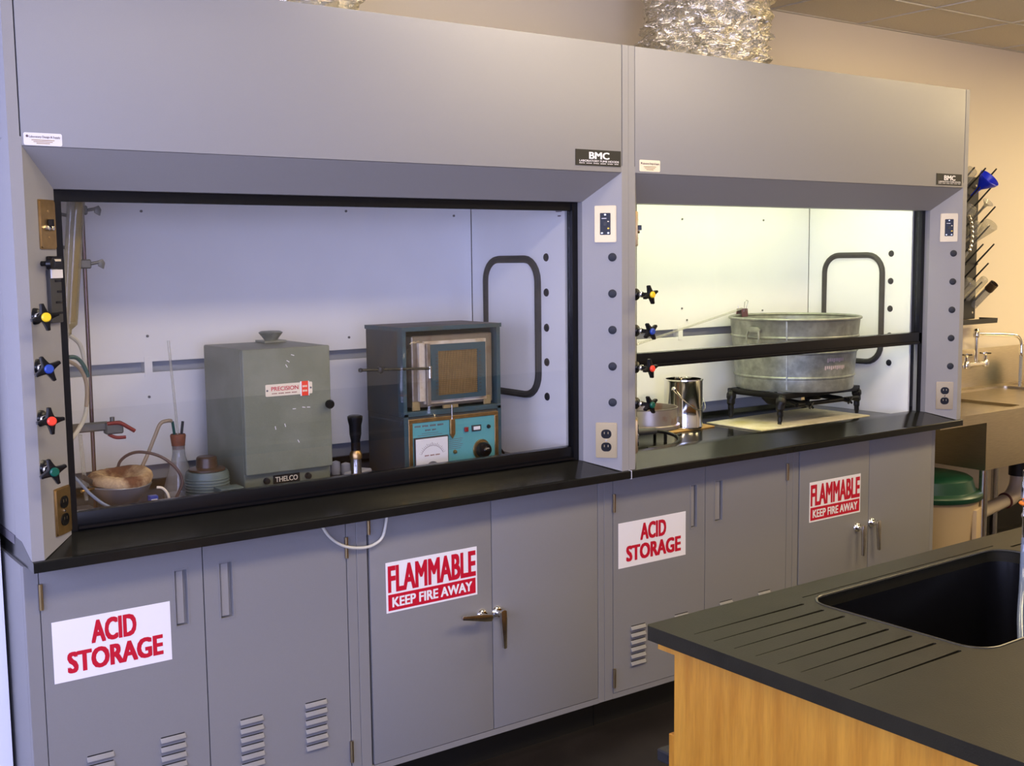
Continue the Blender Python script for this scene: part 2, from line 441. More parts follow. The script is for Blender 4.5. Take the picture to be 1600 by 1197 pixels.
struct(MB().box(WX0, -1.86, .233, .245, 0, .10, 'kick').build('baseboard_left'))

# ------------------------------------------------------------ fume hoods
S, A_, D_ = .028, .0866, .09
ZF, ZFB, ZT, ZW, ZR, ZI = 1.742, 1.8305, 2.220, .884, .916, .893
W = 1.829
def recept(mb, M, u, z, dz, mcol):
    # duplex wall plate centred at u,z on frame M
    mb.M = M
    mb.prism(rrect(u-.034, u+.034, z-.057, z+.057, .004, 3), 0, -.003, mcol, 'y')
    mb.prism(rrect(u-.031, u+.031, z-.054, z+.054, .004, 3), -.003, -.006, mcol, 'y')
    mb.M = Matrix()
def fume_hood(off, label, hood2):
    t = thing('fume_hood', label, 'fume hood', (off+W/2, .4, ZR), None)
    X0, X1 = off, off+W
    cl = .0005
    # posts
    for side in (0, 1):
        mb = MB()
        sg = 1 if side == 0 else -1; bx = X0 if side == 0 else X1
        pts = [(bx, 0), (bx+sg*S, 0), (bx+sg*(S+A_), D_), (bx+sg*(S+A_), .15), (bx, .15)]
        pts = [(x + (sg*cl if k in (0, 4) else 0), y) for k, (x, y) in enumerate(pts)]
        zb = .8845
        mb.prism(pts, zb+.0, ZFB+.02, 'hood_grey', 'z', bev=0)
        mb.box(min(bx+sg*cl, bx+sg*(S-.003)), max(bx+sg*cl, bx+sg*(S-.003)), 0, .06, ZFB+.02, ZT, 'hood_grey')
        for v in mb.bm.verts:
            if v.co.z < .9: v.co.z = .8850 if v.co.y < .0045 else (.8850+(v.co.y-.004)/.086*.0311 if v.co.y < .0901 else .9162)
        post = mb.build('corner_post', t)
    # outer side panels, top, back
    mb = MB().box(X0+cl, X0+.012, .1505, .80, .917, ZT, 'hood_grey', bev=.002); mb.box(X0+cl, X0+.012, .166, .699, .8937, .917, 'dark_edge'); mb.box(X0+cl, X0+.012, .0605, .1505, ZFB+.021, ZT, 'hood_grey'); mb.build('side_panel', t)
    mb = MB().box(X1-.012, X1-cl, .1505, .80, .917, ZT, 'hood_grey', bev=.002); mb.box(X1-.012, X1-cl, .166, .699, .8937, .917, 'dark_edge'); mb.box(X1-.012, X1-cl, .0605, .1505, ZFB+.021, ZT, 'hood_grey'); mb.build('side_panel', t)
    MB().box(X0+.013, X1-.013, .03, .80, ZT-.03, ZT-.012, 'hood_grey').build('top_panel', t)
    MB().box(X0+.013, X1-.013, .785, .80, .917, ZT-.031, 'hood_grey').build('back_panel', t)
    # fascia with turned edges
    mb = MB().box(X0+S, X1-S, 0, .018, ZFB, ZT, 'hood_grey', bev=.002, seg=2)
    fas = mb.build('fascia_panel', t)
    # soffit sloping in to the sash
    mb = MB().prism([(0.001, ZFB-.0008), (D_, ZF), (.15, ZF), (.15, ZF+.02), (D_+.01, ZF+.02), (.0185, ZFB+.012), (.0185, ZFB-.0008)], X0+S+.001, X1-S-.001, 'hood_grey', 'x')
    mb.build('soffit', t)
    # liner
    li0, li1 = X0+.125, X1-.125
    mb = MB(); mb.box(li0-.01, li0, .166, .699, .8935, 2.12, 'liner'); mb.build('liner_side', t)
    mb = MB(); mb.box(li1, li1+.01, .166, .699, .8935, 2.12, 'liner'); mb.build('liner_side', t)
    mb = MB().box(li0, li1, .76, .77, .909, 2.12, 'liner'); mb.build('liner_back', t)
    MB().box(li0, li1, .151, .76, 2.12, 2.13, 'liner').build('liner_top', t)
    # baffle in two boards with slots
    mb = MB().box(li0+.002, li1-.002, .70, .706, 1.270, 2.05, 'liner', bev=.001); mb.build('baffle', t)
    mb = MB().box(li0+.002, li1-.002, .70, .706, .955, 1.238, 'liner', bev=.001); mb.build('baffle', t)
    MB().box(li0+.001, li1-.001, .7305, .734, .897, 1.40, 'baffle_gap').build('slot_back', t)
    for bx in ([-1.307, -.88] if not hood2 else [.907, 1.40]):
        mb = MB().box(bx-.012, bx+.012, .698, .7, 1.225, 1.285, 'liner'); mb.box(bx-.012, bx+.012, .7, .73, 1.2385, 1.2695, 'liner'); mb.build('baffle_bracket', t)
    sc = [(-1.306, 1.348), (-1.309, 1.164), (-.925, 1.336), (-.627, 1.311), (-1.308, 1.72), (-.626, 1.73), (-.20, 1.72), (-.20, 1.33)] if not hood2 else [(.914, 1.355), (.943, 1.306), (.5, 1.30), (.5, 1.72), (.914, 1.72), (1.4, 1.72), (1.4, 1.33)]
    for x, z in sc:
        MB().cyl((x, .70, z), (x, .696, z), .004, 'clamp_grey', seg=8).build('screw', t)
    # oval access panel gasket and plugs on the right interior wall
    gx_ = X1-.125
    ys0, ys1, zs0, zs1 = .292, .618, 1.096, 1.577
    pts = rrect(ys0+.012, ys1-.012, zs0+.012, zs1-.012, .075, 6)
    mb = MB().tube([(gx_-.004, y, z) for y, z in pts], .0125, 'gasket', seg=8, smooth=0, closed=True); mb.build('access_panel_gasket', t)
    mb = MB().prism(rrect(ys0+.016, ys1-.016, zs0+.016, zs1-.016, .07, 6), gx_-.004, gx_-.0005, 'liner', 'x'); mb.build('access_panel', t)
    for z in (1.570, 1.455, 1.339, 1.225, 1.11):
        MB().lathe([(0, .004), (.007, .004), (.0125, .0025), (.0135, 0)], 'plug_grey', 20, Matrix.Translation((gx_, .264, z)) @ Matrix.Rotation(R(-90), 4, 'Y')).build('hole_plug', t)
    if not hood2:
        mb = MB().box(gx_-.001, gx_, .18, .21, 1.715, 1.722, 'ink'); mb.box(gx_-.001, gx_, .185, .20, 1.70, 1.704, 'ink'); mb.build('printed_mark', t)
    # sash tracks
    sx0, sx1 = X0+S+A_+.0005, X1-S-A_-.0005
    for a, b_ in ((sx0, sx0+.021), (sx1-.021, sx1)):
        MB().box(a, b_, .112, .118, ZR+.0005, 1.745, 'black_gloss').build('sash_track', t)
    # sash
    if not hood2: zb0, zb1, zt0, zt1 = .9165, .962, 1.715, 1.76
    else: zb0, zb1, zt0, zt1 = 1.197, 1.2465, 1.99, 2.04
    mb = MB()
    mb.box(sx0+.001, sx0+.020, .1185, .142, zb1, zt0, 'black_gloss', bev=.001); mb.box(sx1-.020, sx1-.001, .1185, .142, zb1, zt0, 'black_gloss', bev=.001)
    mb.box(sx0+.001, sx1-.001, .112 if hood2 else .1185, .148, zb0, zb1, 'black_gloss', bev=.003, seg=2)
    mb.box(sx0+.001, sx1-.001, .1185, .142, zt0, zt1, 'black_gloss', bev=.001)
    mb.box(sx0+.022, sx1-.022, .106, .1115, zb0+.006, zb0+.012, 'black_gloss')
    sash = mb.build('sash_frame', t)
    sub(MB().box(sx0+.0205, sx1-.0205, .128, .132, zb1, zt0, 'sash_glass'), 'sash_glass', sash)
    # post frames
    nL = Vector((D_, -A_, 0)).normalized(); nR = Vector((-D_, -A_, 0)).normalized()
    ML = frame((X0+S, 0, 0), (A_, D_, 0), nL); MR = frame((X1-S-A_, D_, 0), (A_, -D_, 0), nR)
    wf = math.hypot(A_, D_)
    # right post: control plate, five plugs, outlet
    def plateobj(M, u, z, kind, pm, lab):
        mb = MB(); recept(mb, M, u, z, 0, pm); p = mb.build('wall_plate', t, lab)
        mb = MB(); mb.M = M
        if kind == 'outlet':
            for dz in (.021, -.021):
                mb.prism([(x, zz) for x, zz in rrect(u-.0165, u+.0165, z+dz-.0145, z+dz+.0145, .013, 5)], -.006, -.0085, 'black_gloss', 'y')
            mb.lathe([(0, .009), (.003, .009), (.0035, .006)], 'chrome', 8, Matrix.Translation((u, 0, z)) @ Matrix.Rotation(R(90), 4, 'X'))
            for dz in (.021, -.021):
                for dx in (-.006, .006): mb.box(u+dx-.001, u+dx+.001, -.009, -.0085, z+dz, z+dz+.007, 'plate_steel')
            sub(mb, 'receptacle', p, 'black duplex socket')
        elif kind == 'gfci':
            mb.prism(rrect(u-.0165, u+.0165, z-.034, z+.034, .002, 2), -.006, -.0095, 'black_gloss', 'y')
            for dx, dz in ((-.010, -.028), (.010, -.028), (0, .029)): mb.lathe([(0, .0115), (.003, .011), (.0035, .0095)], 'chrome', 8, Matrix.Translation((u+dx, 0, z+dz)) @ Matrix.Rotation(R(90), 4, 'X'))
            mb.box(u-.011, u+.004, -.0105, -.0095, z+.016, z+.018, 'label_white')
            mb.box(u-.005, u+.005, -.012, -.0095, z-.006, z+.006, 'black')
            mb.box(u+.007, u+.013, -.0105, -.0095, z-.016, z-.012, 'yellow'); mb.box(u+.007, u+.012, -.0105, -.0095, z+.006, z+.009, 'label_cream')
            sub(mb, 'control_switch', p, 'black control with small chrome screws')
        else:
            mb.box(u-.004, u+.004, -.018, -.006, z-.004, z+.012, 'black_gloss', bev=.001)
            for dx in (-.009, .009): mb.lathe([(0, .014), (.006, .012), (.007, .006)], 'chrome', 10, Matrix.Translation((u+dx, 0, z-.008)) @ Matrix.Rotation(R(90), 4, 'X'))
            for dz in (-.03, .03): mb.lathe([(0, .0075), (.003, .007), (.0035, .006)], 'brass', 8, Matrix.Translation((u, 0, z+dz)) @ Matrix.Rotation(R(90), 4, 'X'))
            sub(mb, 'toggle_switch', p, 'black and chrome light switch')
    uR = wf*.42
    pm = 'plate_steel'
    plateobj(MR, wf*(1-.41), 1.672, 'gfci', pm, 'metal plate with a black control, at the top of the right post')
    plateobj(MR, wf*(1-.40), .985, 'outlet', pm, 'metal plate with a black duplex socket, at the foot of the right post')
    for z in (1.568, 1.4535, 1.3385, 1.2225, 1.107):
        L = MR @ Matrix.Translation((wf*(1-.24), 0, z)) @ Matrix.Rotation(R(90), 4, 'X')
        mb = MB(); mb.lathe([(0, .004), (.007, .004), (.0125, .0025), (.0135, 0)], 'plug_grey', 20, L); mb.build('hole_plug', t)
    # left post: switch, monitor, four valves, outlet
    if not hood2:
        plateobj(ML, wf*.69, 1.658, 'toggle', 'plate_brass', 'brass coloured plate with a light switch, at the top of the left post')
    else:
        plateobj(ML, wf*.69, 1.658, 'toggle', 'plate_brass', 'metal plate with a light switch, at the top of the left post')
    plateobj(ML, wf*.70, .983, 'outlet', 'plate_brass', 'brass coloured plate with a black duplex socket, at the foot of the left post')
    if not hood2:
        mb = MB(); mb.M = ML; u0 = wf*.42
        mb.box(wf*.60, wf*.985, -.016, 0, 1.555, 1.585, 'black_gloss', bev=.002); mb.box(wf*.66, wf*.90, -.017, -.0155, 1.573, 1.578, 'label_cream')
        mb.box(wf*.58, wf*.98, -.010, 0, 1.43, 1.553, 'black_soft', bev=.001)
        for k in range(4): mb.box(wf*(.74 if k % 2 else .80), wf*.96, -.0115, -.01, 1.45+.025*k, 1.455+.025*k, 'black_gloss')
        mb.lathe([(0, .03), (.012, .028), (.014, .018), (.006, .012), (.006, 0)], 'black_gloss', 16, Matrix.Translation((wf*.45, -.0, 1.568)) @ Matrix.Rotation(R(90), 4, 'X'))
        mon = mb.build('airflow_monitor', t, 'black airflow monitor with a white strip')
        mb = MB(); mb.M = ML; mb.box(wf*.60, wf*.985, -.014, -.0101, 1.534, 1.554, 'label_white'); sub(mb, 'white_strip', mon, 'blank white strip')
    for k, (z, cc, nm) in enumerate(zip((1.449, 1.333, 1.215, 1.099), ('yellow', 'blue_cap', 'red_cap', 'green_cap'), ('yellow', 'blue', 'red', 'dark green'))):
        bx_ = X0+S+.010; by_ = .010
        B = frame((bx_, by_, 0), (1, .1, 0), (.1, -1, 0)) @ Matrix.Translation((0, 0, z)) @ Matrix.Rotation(R(90), 4, 'X')
        mb = MB()
        mb.lathe([(0, 0), (.019, 0), (.019, .004), (.010, .008), (.007, .012), (.0065, .036), (.0065, .062), (0, .062)], 'black_gloss', 16, B)
        mb.lathe([(.008, .022), (.0095, .024), (.0095, .030), (.008, .032)], 'chrome', 16, B)
        rot = (12, 27, 5, 20)[k] + (8 if hood2 else 0)
        for j in range(4):
            a = R(rot+90*j); L = B @ Matrix.Translation((0, 0, .066)) @ Matrix.Rotation(a, 4, 'Z')
            mb.prism([(0, -.014), (.012, -.0075), (.024, -.0045), (.031, -.0036), (.031, .0036), (.024, .0045), (.012, .0075), (0, .014)], -.008, .005, 'black_gloss', 'z', L=L, bev=.0018)
        kn = mb.build('valve_handle', t, 'black star shaped valve handle with a %s centre' % nm)
        mb = MB(); mb.lathe([(0, .078), (.008, .078), (.0105, .075), (.0105, .070)], cc, 20, B); sub(mb, 'index_cap', kn, '%s round cap' % nm)
    # nameplates on the fascia
    if not hood2:
        x0, x1, z0, z1 = -.214, -.033, 1.847, 1.895; lx0, lx1, lz0, lz1 = -1.796, -1.713, 1.832, 1.860; lm = 'label_white'
    else:
        x0, x1, z0, z1 = 1.616, 1.786, 1.838, 1.883; lx0, lx1, lz0, lz1 = .046, .134, 1.837, 1.873; lm = 'label_cream'
    w_ = x1-x0; h_ = z1-z0
    p = MB().box(x0, x1, -.0015, 0, z0, z1, 'black').build('nameplate', t, 'black nameplate with white letters')
    mb = MB(); mb.text('BMC', x0+w_*.29, x0+w_*.74, z0+h_*.42, z0+h_*.86, -.0016, 'sign_white', bold=.035)
    mb.text('LABORATORY FUME HOODS', x0+w_*.08, x0+w_*.95, z0+h_*.23, z0+h_*.36, -.0016, 'sign_white', bold=.01)
    mb.dashes(x0+w_*.08, x0+w_*.95, z0+h_*.12, z0+h_*.17, -.0016, 'label_white', 28)
    sub(mb, 'lettering', p, 'white letters BMC over two small lines')
    w_ = lx1-lx0; h_ = lz1-lz0
    mb = MB().prism(rrect(lx0, lx1, lz0, lz1, .004, 4), -.0008, 0, lm, 'y'); p = mb.build('supplier_label', t, 'small rounded label with fine print')
    mb = MB().text('Laboratory Design & Supply', lx0+w_*.14, lx1-w_*.05, lz0+h_*.56, lz0+h_*.78, -.0009, 'ink', bold=.01)
    mb.lathe([(0, .0012), (.003, .0012)], 'ink', 8, Matrix.Translation((lx0+w_*.09, 0, lz0+h_*.72)) @ Matrix.Rotation(R(90), 4, 'X'))
    for k, ww in enumerate((.6, .5, .35)): mb.box(lx0+w_*(.5-ww/2), lx0+w_*(.5+ww/2), -.0012, -.0009, lz0+h_*(.40-.13*k), lz0+h_*(.40-.13*k)+.0016, 'ink' if 0 else 'plate_brass')
    sub(mb, 'fine_print', p)
    # lamp
    mb = MB().box(li0+.2, li1-.2, .20, .34, 2.06, 2.119, 'hood_grey', bev=.003); lampf = mb.build('lamp_housing', t)
    sub(MB().box(li0+.22, li1-.22, .215, .325, 2.052, 2.0595, 'hood_lamp' if hood2 else 'dial_white'), 'lamp_tube', lampf)
    return t
hood_a = fume_hood(-W, 'grey fume hood with closed sash holding the green oven and furnace', False)
hood_b = fume_hood(0, 'grey fume hood with half raised sash and lit interior holding the washtub', True)
area('hood_lamp_light', (.93, .27, 2.04), (.93, .35, 0), 1.3, .10, 8.0, (.98, 1.0, .58))

# ------------------------------------------------------------ worktops of the hoods
def worktop(x0, x1, label):
    mb = MB()
    prof = [(-.013, .860), (-.013, .882), (-.010, .8845), (.004, .8845), (.090, .9155), (.149, .9158), (.165, ZI), (.70, ZI), (.712, .908), (.728, .908), (.728, .860)]
    mb.prism(prof, x0, x1, 'epoxy', 'x')
    o = mb.build('worktop'); return tag(o, label, 'worktop')
worktop(-W+.0002, -.0008, 'black worktop with dished edge under the left fume hood')
worktop(.0008, W-.0002, 'black worktop with dished edge under the right fume hood')
tag(MB().box(-.0006, .0006, -.015, -.0002, .858, .8855, 'label_white').build('joint_strip'), 'thin pale strip covering the joint between the two black worktops', 'strip')

# ------------------------------------------------------------ base cabinets
CY = .067
def sign(kind, x0, x1, z0, z1, door):
    w = x1-x0; h = z1-z0; y = CY-.0008
    mb = MB().box(x0, x1, y, CY-.0001, z0, z1, 'sign_white')
    if kind == 'acid':
        mb.text('ACID', x0+.315*w, x0+.70*w, z0+.54*h, z0+.92*h, y, 'sign_red', bold=.05)
        mb.text('STORAGE', x0+.11*w, x0+.925*w, z0+.12*h, z0+.47*h, y, 'sign_red', bold=.05)
        sub(mb, 'warning_sign', door, 'white sign reading ACID STORAGE in red')
    else:
        mb.text('FLAMMABLE', x0+.02*w, x0+.985*w, z0+.40*h, z0+.93*h, y, 'sign_red', bold=.045)
        mb.box(x0+.02*w, x0+.98*w, y-.0005, y, z0+.04*h, z0+.36*h, 'sign_red')
        mb.text('KEEP FIRE AWAY', x0+.06*w, x0+.94*w, z0+.10*h, z0+.30*h, y-.0005, 'sign_white', bold=.035)
        sub(mb, 'warning_sign', door, 'white and red sign reading FLAMMABLE KEEP FIRE AWAY')
def hinge(x, z0, z1, door):
    sub(MB().cyl((x, CY-.004, z0), (x, CY-.004, z1), .005, 'plate_steel', seg=10).box(x-.006, x+.006, CY-.002, CY-.0002, z0, z1, 'dark_edge'), 'hinge', door)
def door_panel(x0, x1, z0, z1, t, pull=None):
    mb = MB()
    if pull:
        # slab cut by a recessed pull
        p0, p1, q0, q1 = pull
        b2 = MB(); plate(b2, [(x0, z0), (x1, z0), (x1, z1), (x0, z1)], [(rrect(p0, p1, q0, q1, .003, 2), -.014, True)], 0, -.016, 'cab_grey')
        for v in b2.bm.verts: v.co = Vector((v.co.x, CY - v.co.z, v.co.y))
        bmesh.ops.recalc_face_normals(b2.bm, faces=b2.bm.faces)
        d = b2.build('door', t)
        fr = MB()
        for a, b_, c, e in ((p0-.003, p0, q0, q1), (p1, p1+.003, q0, q1), (p0-.003, p1+.003, q0-.003, q0), (p0-.003, p1+.003, q1, q1+.003)):
            fr.box(a, b_, CY-.0015, CY-.0001, c, e, 'cab_grey')
        fr.box(p0+.004, p1-.008, CY+.004, CY+.0135, q0+.003, q1-.002, 'plate_steel' if 0 else 'hood_grey', bev=.002)
        sub(fr, 'recessed_pull', d)
        return d
    return mb.box(x0, x1, CY, CY+.018, z0, z1, 'cab_grey', bev=.0015, seg=2).build('door', t)
def louvers(xs, ztop, n, door, w=.066):
    for x in xs:
        for k in range(n):
            z = ztop-.0245*k
            mb = MB().prism([(CY+.0, z), (CY-.007, z-.012), (CY-.006, z-.0145), (CY+.0, z-.0155)], x, x+w, 'cab_grey', 'x', bev=.0012)
            mb.box(x+.002, x+w-.002, CY-.0012, CY-.0002, z-.001, z+.0015, 'black')
            sub(mb, 'louver', door)
def lever(x, z, ang, door, long=.10):
    # locking lever handle: round boss, neck, tapered bar
    mb = MB()
    Y = Matrix.Translation((x, CY, z)) @ Matrix.Rotation(R(90), 4, 'X')
    mb.lathe([(0, .010), (.014, .009), (.019, .004), (.020, 0)], 'chrome', 24, Y)
    mb.lathe([(0, .034), (.008, .034), (.009, .030), (.008, .008)], 'chrome', 16, Y)
    L = Matrix.Translation((x, CY-.034, z)) @ Matrix.Rotation(R(ang), 4, 'Y')
    mb.prism([(-.012, -.010), (.014, -.011), (.060, -.008), (long, -.006), (long+.003, 0), (long, .006), (.060, .008), (.014, .011), (-.012, .010), (-.016, 0)], -.005, .005, 'steel', 'y', L=L, bev=.002)
    sub(mb, 'lever_handle', door, 'metal lever handle')
def cabinet(x0, x1, label, doors, nm='cabinet'):
    t = thing(nm, label, 'cabinet', ((x0+x1)/2, .4, 0))
    fr = MB(); y0, y1 = CY+.019, .74
    zb, zt = .1023, .8595
    fr.box(x0, x0+.018, y0, y1, zb, zt, 'cab_grey'); fr.box(x1-.018, x1, y0, y1, zb, zt, 'cab_grey')
    fr.box(x0+.018, x1-.018, y1-.01, y1, zb, zt, 'cab_grey'); fr.box(x0+.018, x1-.018, y0, y1-.01, zb, zb+.015, 'cab_grey')
    d0, d1 = doors[0][0], doors[-1][1]
    fr.box(x0, d0-.0015, CY+.001, y0-.0002, zb, zt, 'cab_grey', bev=.001); fr.box(d1+.0015, x1, CY+.001, y0-.0002, zb, zt, 'cab_grey', bev=.001)
    fr.box(d0-.0015, d1+.0015, CY+.001, y0-.0002, zb, .1205, 'cab_grey'); fr.box(d0-.0015, d1+.0015, CY+.001, y0-.0002, .8425, zt, 'cab_grey')
    fr.build('carcass', t)
    MB().box(x0+.018, x1-.018, y0+.0003, y0+.0008, .1175, .845, 'black').build('door_gap_shade', t)  # added black sheet, paints the shade seen through the door gaps
    MB().box(x0+.001, x1-.001, CY+.06, CY+.075, .0, .102, 'kick').build('toe_kick', t)
    return t
ZD0, ZD1 = .1225, .8405
c = cabinet(-1.835, -.9555, 'grey acid storage cabinet at the far left under the closed hood', [(-1.800, -.987), (-1.800, -.987)])
d = door_panel(-1.800, -1.4015, ZD0, ZD1, c, (-1.475, -1.443, .645, .789)); sign('acid', -1.778, -1.490, .562, .714, d)
hinge(-1.799, .750, .813, d); hinge(-1.799, .150, .213, d); louvers((-1.713, -1.530), .362, 6, d)
d = door_panel(-1.3985, -.989, ZD0, ZD1, c, (-1.356, -1.322, .642, .789)); hinge(-.988, .744, .803, d); hinge(-.988, .152, .214, d); louvers((-1.316, -1.127), .356, 6, d)
c = cabinet(-.9545, -.0465, 'grey flammables cabinet with one lever turned sideways under the closed hood', [(-.920, -.074), (-.920, -.074)])
d = door_panel(-.914, -.4965, ZD0, ZD1, c); sign('flam', -.864, -.550, .560, .708, d); lever(-.533, .492, 190, d, .095); hinge(-.917, .80, .8402, d)
d = door_panel(-.4935, -.0755, ZD0, ZD1, c); lever(-.478, .491, 88, d, .105)
c = cabinet(-.0455, .8745, 'grey acid storage cabinet beside the island under the open hood', [(-.008, .840), (-.008, .840)])
d = door_panel(-.008, .4135, ZD0, ZD1, c, (.346, .374, .632, .781)); sign('acid', .0135, .3205, .542, .695, d); hinge(-.007, .737, .797, d); hinge(-.007, .142, .207, d); louvers((.068, .268), .336, 6, d)
d = door_panel(.4165, .838, ZD0, ZD1, c, (.463, .500, .638, .781)); hinge(.839, .740, .802, d); hinge(.839, .14, .205, d); louvers((.489, .689), .340, 6, d)
c = cabinet(.8755, 1.760, 'grey flammables cabinet with both levers hanging down at the right end', [(.908, 1.735), (.908, 1.735)])
d = door_panel(.912, 1.3235, ZD0, ZD1, c); sign('flam', .968, 1.271, .560, .714, d); lever(1.255, .500, 92, d, .105)
d = door_panel(1.3265, 1.735, ZD0, ZD1, c); lever(1.345, .507, 86, d, .105)
# white cable drooping below the worktop
tag(MB().tube([(-1.075, .045, .859), (-1.045, .05, .815), (-1.00, .054, .782), (-.945, .055, .768), (-.905, .054, .772), (-.878, .05, .795), (-.866, .045, .858)], .0042, 'cable_white', seg=8).build('cable'), 'pale cable drooping below the worktop over the left cabinets', 'cable')


# ------------------------------------------------------------ ducts on the hoods
def duct(x, y, r, label, z1=2.9, seed=1):
    rnd = random.Random(seed); t = thing('exhaust_duct', label, 'duct', (x, y, ZT))
    mb = MB().lathe([(r*.72, ZT-.0115), (r*.72, ZT+.05), (r*.70, ZT+.05), (r*.70, ZT-.0115)], 'steel', 48, Matrix.Translation((x, y, 0)), closed=True); mb.build('collar', t)
    b = bmesh.new(); seg = 120; rings = []; n = 60
    ph = [rnd.uniform(0, 6.28) for _ in range(12)]
    for i in range(n+1):
        z = ZT+.003+(z1-ZT-.003)*i/n; f = i/n
        base = r*(.93 if i < 2 else 1.0+.05*math.sin(f*3.1))
        ring = []
        for k in range(seg):
            a = 2*math.pi*k/seg
            w = .0
            w += .010*math.sin(7*a+ph[0]+9*f)+.009*math.sin(23*f*2+3*a+ph[1])+.007*math.sin(13*a-31*f+ph[2])
            w += .006*math.sin(61*f+5*math.sin(a*2+ph[3]))+.004*math.sin(29*a+40*f+ph[4])+rnd.uniform(-.0035, .0035)
            rr = base+w*(1.2 if f < .5 else .8)
            ring.append(b.verts.new((x+rr*math.cos(a)+.02*f, y+rr*math.sin(a), z)))
        rings.append(ring)
    for a, c in zip(rings, rings[1:]):
        for k in range(seg): b.faces.new((a[k], a[(k+1) % seg], c[(k+1) % seg], c[k]))
    bmesh.ops.recalc_face_normals(b, faces=b.faces)
    mb = MB(); mb._in(b, 'foil'); mb.build('foil_jacket', t, angle=28); return t
duct(.79, .46, .225, 'crinkled foil wrapped duct rising from the right fume hood', z1=2.655, seed=3)
duct(-.97, .46, .225, 'foil wrapped duct rising from the left fume hood', z1=2.655, seed=5)
tag(MB().tube([(.44, .70, ZT-.0068), (.455, .69, ZT+.05), (.50, .68, ZT+.12)], .005, 'black', seg=6).build('cable'), 'short black cable beside the foil duct on top of the right hood', 'cable')

# ------------------------------------------------------------ contents of the left hood
FL = ZI+.0006
# drying oven
t = thing('laboratory_oven', 'grey green metal laboratory oven with a round knob on its door', 'oven', (-1.045, .43, FL))
OX0, OX1 = -1.181, -.911
MB().box(OX0, OX1, .300, .575, FL+.012, 1.322, 'oven_green', bev=.006, seg=3).build('housing', t)
for x in (OX0+.03, OX1-.03):
    for y in (.32, .55): MB().cyl((x, y, FL), (x, y, FL+.013), .012, 'black_soft', seg=12).build('foot', t)
d = MB().box(OX0-.001, OX1-.001, .281, .2995, .966, 1.3225, 'oven_green', bev=.005, seg=3).build('door', t)
sub(MB().lathe([(0, .026), (.010, .025), (.0135, .018), (.012, .008), (.006, .006), (.006, 0)], 'black_gloss', 20, Matrix.Translation((-.924, .281, 1.151)) @ Matrix.Rotation(R(90), 4, 'X')), 'door_knob', d, 'dark round knob')
mb = MB().prism(rrect(-1.117, -.972, 1.186, 1.220, .003, 3), .2795, .2809, 'label_cream', 'y')
mb.text('PRECISION', -1.100, -1.016, 1.201, 1.213, .2794, 'sign_red', bold=.01)
mb.dashes(-1.098, -1.02, 1.192, 1.195, .2794, 'dark_red', 19)
mb.box(-1.006, -.985, .2785, .2795, 1.181, 1.223, 'red_cap'); mb.box(-1.010, -1.006, .2785, .2795, 1.181, 1.223, 'sign_white'); mb.box(-.985, -.982, .2785, .2795, 1.181, 1.223, 'sign_white')
mb.dashes(-1.003, -.988, 1.205, 1.211, .2784, 'label_cream', 3); mb.dashes(-1.003, -.988, 1.192, 1.198, .2784, 'label_cream', 3)
for x in (-1.112, -.977): mb.lathe([(0, .0018), (.003, .001), (.003, 0)], 'dark_edge', 8, Matrix.Translation((x, .2795, 1.203)) @ Matrix.Rotation(R(90), 4, 'X'))
sub(mb, 'nameplate', d, 'cream nameplate with red letters and a red square')
mb = MB().box(-1.094, -1.011, .2985, .2999, .930, .955, 'black'); mb.text('THELCO', -1.088, -1.018, .935, .950, .2984, 'label_cream', bold=.02)
mb.build('badge', t, 'black badge reading THELCO')
for x in (-1.115, -.985): MB().lathe([(0, .012), (.008, .011), (.010, 0)], 'black', 12, Matrix.Translation((x, .2999, .942)) @ Matrix.Rotation(R(90), 4, 'X')).build('control_knob', t)
mb = MB().box(-1.022, -.950, .49, .56, 1.3222, 1.329, 'galv', bev=.001); mb.lathe([(0, 1.352), (.030, 1.356), (.037, 1.352), (.026, 1.338), (.020, 1.329), (0, 1.329)], 'galv', 28, Matrix.Translation((-.986, .525, 0))); mb.build('vent_cap', t)
mb = MB()
for x, z, a in ((-1.03, 1.30, 20), (-1.045, 1.283, 30), (-1.05, 1.27, 60), (-1.03, 1.145, 0), (-1.00, 1.147, 10), (-.985, 1.146, 5), (-1.09, 1.095, 80), (-1.06, 1.10, 75), (-1.02, 1.05, 60)):
    mb.box(-.005, .005, -.0003, 0, -.001, .0012, 'oven_green' if 0 else 'label_white', L=Matrix.Translation((x, .2809, z)) @ Matrix.Rotation(R(a), 4, 'Y'))
sub(mb, 'paint_chip', d)
# muffle furnace
t = thing('muffle_furnace', 'blue and brown muffle furnace with a wire mesh door over a teal control panel', 'furnace', (-.505, .36, FL))
FX0, FX1, FY, FB = -.685, -.327, .25, .475
mb = MB().box(FX0, FX1, FY, FB, FL+.006, 1.090, 'furn_dark', bev=.002)
mb.box(FX0-.001, FX0+.014, FY-.003, FY, FL+.006, 1.100, 'furn_blue'); mb.box(FX1-.012, FX1+.001, FY-.003, FY, FL+.006, 1.100, 'furn_blue')
mb.box(FX0-.001, FX1+.001, FY-.003, FY+.03, 1.0905, 1.106, 'furn_blue', bev=.001)
mb.box(FX0, FX0+.004, FY+.0305, FB, 1.0905, 1.352, 'furn_dark'); mb.box(FX1-.004, FX1, FY+.0305, FB, 1.0905, 1.352, 'furn_dark'); mb.box(FX0+.004, FX1-.004, FB-.004, FB, 1.0905, 1.352, 'furn_dark')
mb.box(FX0-.001, FX0+.011, FY-.002, FY+.03, 1.1062, 1.352, 'furn_blue'); mb.box(FX1-.013, FX1+.001, FY-.002, FY+.03, 1.1062, 1.352, 'furn_blue')
mb.build('housing', t)
